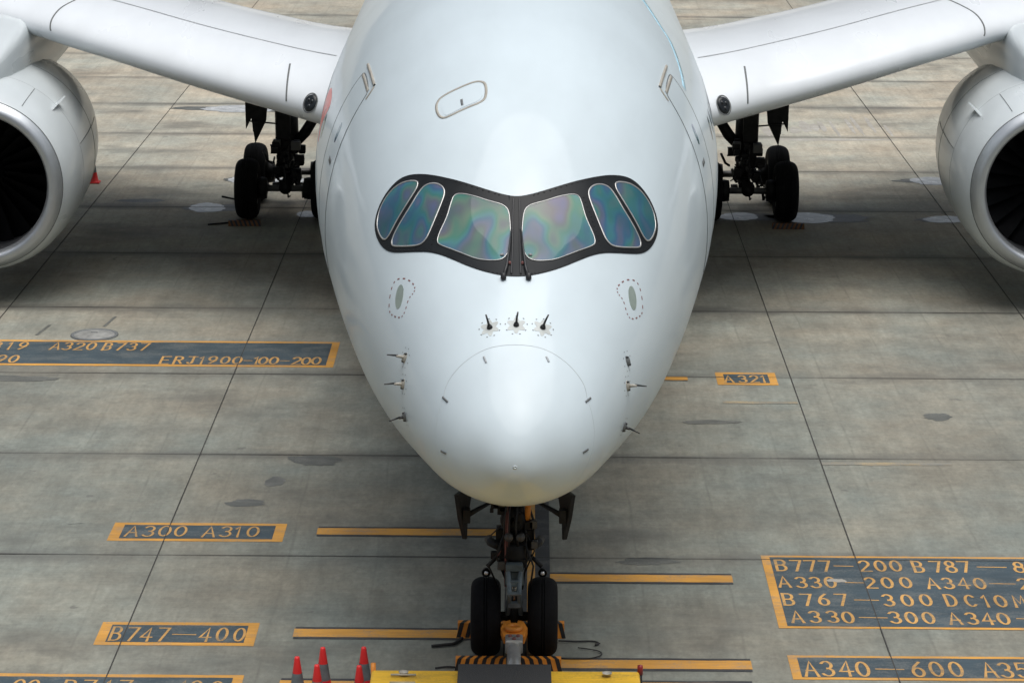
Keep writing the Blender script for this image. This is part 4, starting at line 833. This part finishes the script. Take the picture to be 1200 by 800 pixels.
# ---------------------------------------------------------------- ground equipment
def chock(label, x0, x1, y, z=.19, d=.20, slant=1, group='striped wheel chocks', n=6, body='amber'):
    root = empty('wheel_chock', ((x0 + x1) / 2, y, 0)); tag(root, label, 'wheel chock', group); hx = (x1 - x0) / 2
    mb = MB(); mb.add([(-hx, -d / 2, 0), (hx, -d / 2, 0), (hx, d / 2, 0), (-hx, d / 2, 0), (-hx, -d * .28, z), (hx, -d * .28, z), (hx, d * .28, z), (-hx, d * .28, z)], [(0, 1, 2, 3), (4, 5, 6, 7), (0, 1, 5, 4), (2, 3, 7, 6), (0, 3, 7, 4), (1, 2, 6, 5)])
    mb.build('chock_block', M[body], root)
    for k in range(n):
        c = -hx + (k + .5) * 2 * hx / n; w = hx / n * .48; sh = slant * .05
        # stripe wraps front face and top
        P = [(c - w - sh, -d / 2 - .002, .004), (c + w - sh, -d / 2 - .002, .004), (c + w, -d * .28 - .002, z + .003), (c - w, -d * .28 - .002, z + .003), (c + w + sh, d * .28, z + .003), (c - w + sh, d * .28, z + .003)]
        mb = MB(); mb.add(P, [(0, 1, 2, 3), (3, 2, 4, 5)]); mb.build('black_stripe', M['black'], root)
    return root
chock('striped chock in front of the left nose wheel', -.74, -.10, 31.69, slant=1)
chock('striped chock in front of the right nose wheel', -.06, .60, 31.69, slant=-1)
chock('striped chock behind the left nose wheel, only its end showing', -.74, -.05, 32.98, slant=1)
chock('striped chock behind the right nose wheel, only its end showing', .0, .66, 32.98, slant=-1)
for sg, lb in ((-1, 'orange chock at the outer left main wheel'), (1, 'dark orange chock at the outer right main wheel')):
    chock(lb, sg * 6.17 - .36, sg * 6.17 + .36, 59.12, .12, .2, sg, 'chocks at the main wheels', 7, 'amberdark')  # darker amber body than the nose wheel chocks
def rope(label, pts, r=.012):
    o = MB().tube(smooth_loop(pts, 4, False), r, 6).build('chock_rope', M['rope'], None, True); tag(o, label, 'rope', 'loose chock ropes')
rope('black chock rope curling right of the right nose wheel', [(.58, 32.72, .03), (.8, 32.73, .02), (1.02, 32.74, .02), (1.1, 32.68, .02), (1.06, 32.6, .02), (1.12, 32.66, .02)])
rope('second looped chock rope crossing the bar right of the nose wheels', [(.83, 32.5, .02), (.95, 32.46, .02), (1.1, 32.38, .02), (1.13, 32.25, .02), (1.0, 32.13, .02), (.8, 32.1, .02), (.6, 32.12, .02)], .008)
rope('thick black rope end lying left of the left nose wheel', [(-1.07, 32.5, .03), (-.9, 32.55, .03), (-.78, 32.6, .03), (-.68, 32.8, .03)], .022)
rope('thin rope between the cones and the striped chock', [(-1.0, 31.75, .02), (-.85, 31.8, .02), (-.7, 31.77, .02)], .012)
rope('thin cable beside the left main wheel', [(-7.0, 59.1, .02), (-6.8, 59.2, .02), (-6.5, 59.35, .02)], .02)
rope('short rod sticking out left of the left main wheel', [(-6.85, 60.7, .35), (-6.5, 60.6, .3)], .025)

def cone(label, x, y, h=.73, group='red traffic cones by the tug', rz=0.0, lean=0.0):
    root = empty('traffic_cone', (x, y, 0), rz); root.rotation_euler = (lean, 0, rz); tag(root, label, 'traffic cone', group)
    k = h / .78
    MB().box(-.19 * k, .19 * k, -.19 * k, .19 * k, .0, .035, .012).build('cone_base', M['cone'], root)
    MB().lathe([(0, .78 * k), (.028 * k, .778 * k), (.034 * k, .76 * k), (.062 * k, .56 * k)], seg=24).build('cone_tip', M['cone'], root, True)
    MB().lathe([(.064 * k, .56 * k), (.095 * k, .34 * k)], seg=24).build('reflective_band', M['band'], root, True)
    MB().lathe([(.095 * k, .34 * k), (.14 * k, .04), (.15 * k, .034)], seg=24).build('cone_body', M['cone'], root, True)
    return root
cone('leftmost red traffic cone, shorter than the next', -2.63, 30.28)
cone('tall red traffic cone, back one of the left pair', -2.34, 30.60)
cone('red traffic cone, front one of the left pair', -2.37, 30.02, rz=.2)
cone('tall red traffic cone, back one of the pair beside the tug', -1.84, 30.62)
cone('red traffic cone, front one of the pair beside the tug', -1.86, 30.0, rz=.3)
cone('lone red cone on the apron beside the left engine', -10.36, 64.1, .6, 'red cone beyond the left engine')
# towing tractor, its front edge reaching into the picture
tug = empty('towing_tractor', (-.10, 29.2, 0)); tag(tug, 'yellow towing tractor with black deck mat, cut off by the bottom edge', 'tractor')
body = MB(); prof = [(0.38, .30), (.52, .74), (.38, .84), (-5.2, .90), (-5.6, .78), (-5.6, .30)]
vs = [(s * 1.59, y, z) for s in (-1, 1) for y, z in prof]; n = len(prof)
body.add(vs, [tuple(range(n)), tuple(range(n, 2 * n))] + [(i, (i + 1) % n, n + (i + 1) % n, n + i) for i in range(n)]); tb = body.build('tractor_body', M['yellow'], tug)
bv = tb.modifiers.new('bevel', 'BEVEL'); bv.width = .04; bv.segments = 3
MB().box(-.56, .54, -4.9, .40, .82, .915, .006).build('deck_mat', M['mat_black'], tug)
MB().box(-.52, .50, .50, .60, .34, .66, .02).build('front_bumper', M['black'], tug)
MB().box(-1.0, 1.0, -4.6, -3.0, .9, 1.55, .08).build('driver_cab', M['yellow'], tug)
MB().box(-.92, .92, -3.005, -2.985, 1.1, 1.5, .0).build('cab_window', M['pane'], tug)
for sx in (-1, 1):
    for wy in (-.9, -4.4):
        t = MB().lathe(tyre_prof(.42, .35, .22), 'x', (sx * 1.45, wy, .42), 32).build('tyre', M['rubber'], tug, True); MB().lathe([(0, sx * .1), (.2, sx * .08), (.23, sx * .15)], 'x', (sx * 1.45, wy, .42), 20).build('wheel_rim', M['rim'], tug, True)
    MB().lathe([(0, .0), (.05, .01), (.06, .03)], 'z', (sx * 1.2, .2, .86), 14).build('deck_light', M['tan'], tug, True)
MB().tube([(1.60, .42, .55), (1.60, .44, .80)], .028, 8).build('marker_post', M['black'], tug, True)
MB().lathe([(0, .12), (.032, .11), (.036, .0), (.0, -.01)], 'z', (1.60, .44, .78), 12).build('red_marker_lamp', M['redd'], tug, True)
MB().tube([(-1.57, .42, .55), (-1.57, .44, .9)], .03, 8).build('marker_post', M['amber'], tug, True)
for y_ in (.15, -.1): MB().tube([(-1.35, y_, .87), (-1.05, y_, .87)], .014, 6).build('deck_handle', M['tan'], tug, True)
MB().box(1.05, 1.5, -.3, -.28, .86, .90).build('deck_seam', M['line'], tug)
# tow bar head between tug and nose gear
tow = empty('tow_bar', (0, 31.0, 0)); tag(tow, 'orange tow bar head with white tube coupled between the nose wheels', 'tow bar')
MB().tube([(0, -1.3, .52), (0, .45, .50)], .085, 14).build('tow_tube', M['silver'], tow, True)
q = MB()
q.plate([(-.13, .42, .48), (.13, .42, .48), (.17, .74, .48), (.12, .93, .5), (.05, .97, .5), (.035, .82, .5), (-.035, .82, .5), (-.05, .97, .5), (-.12, .93, .5), (-.17, .74, .48)], (0, 0, 1), .09).build('tow_head', M['amber'], tow)
MB().lathe([(.05, -.03), (.11, -.03), (.12, 0), (.11, .03), (.05, .03)], 'z', (0, .66, .60), 18, True).build('tow_eye', M['amber'], tow, True)
MB().box(-.11, .11, .15, .40, .44, .62, .02).build('shear_pin_block', M['silver'], tow)
for x, z in ((-.05, .63), (.05, .63), (0, .63)): MB().lathe([(0, .03), (.022, .025), (.025, 0)], 'z', (x, .2 + abs(x) * 2, z - .01), 8).build('shear_pin', M['dot'], tow)
print('triangles', sum(len(o.data.polygons) for o in scene.objects if o.type == 'MESH'))
# ---------------------------------------------------------------- terminal pier behind the viewer (unseen, added to darken the foreground and shape reflections)
term = empty('unseen_terminal', (0, -3, 0)); tag(term, 'long unseen terminal pier, added for shade and reflections, with glass front facing the parked airliner', 'building')
MB().box(-90, 7, -40, -.4, 0, 17.5).build('unseen_wall', M['unseen_wall'], term); MB().box(-91, 8, -41, .8, 17.5, 18.1).build('unseen_roof', M['unseen_wall'], term)
pm = MB().box(-2.3, 2.3, -.4, -.3, 0, 3.4).me('unseen_window'); pm.materials.append(M['pane'])
for k in range(19):
    for z in (1.0, 6.0, 12.6):
        o = bpy.data.objects.new('unseen_window', pm); COL.objects.link(o); o.parent = term; o.location = (-87.5 + 5 * k, 0, z)
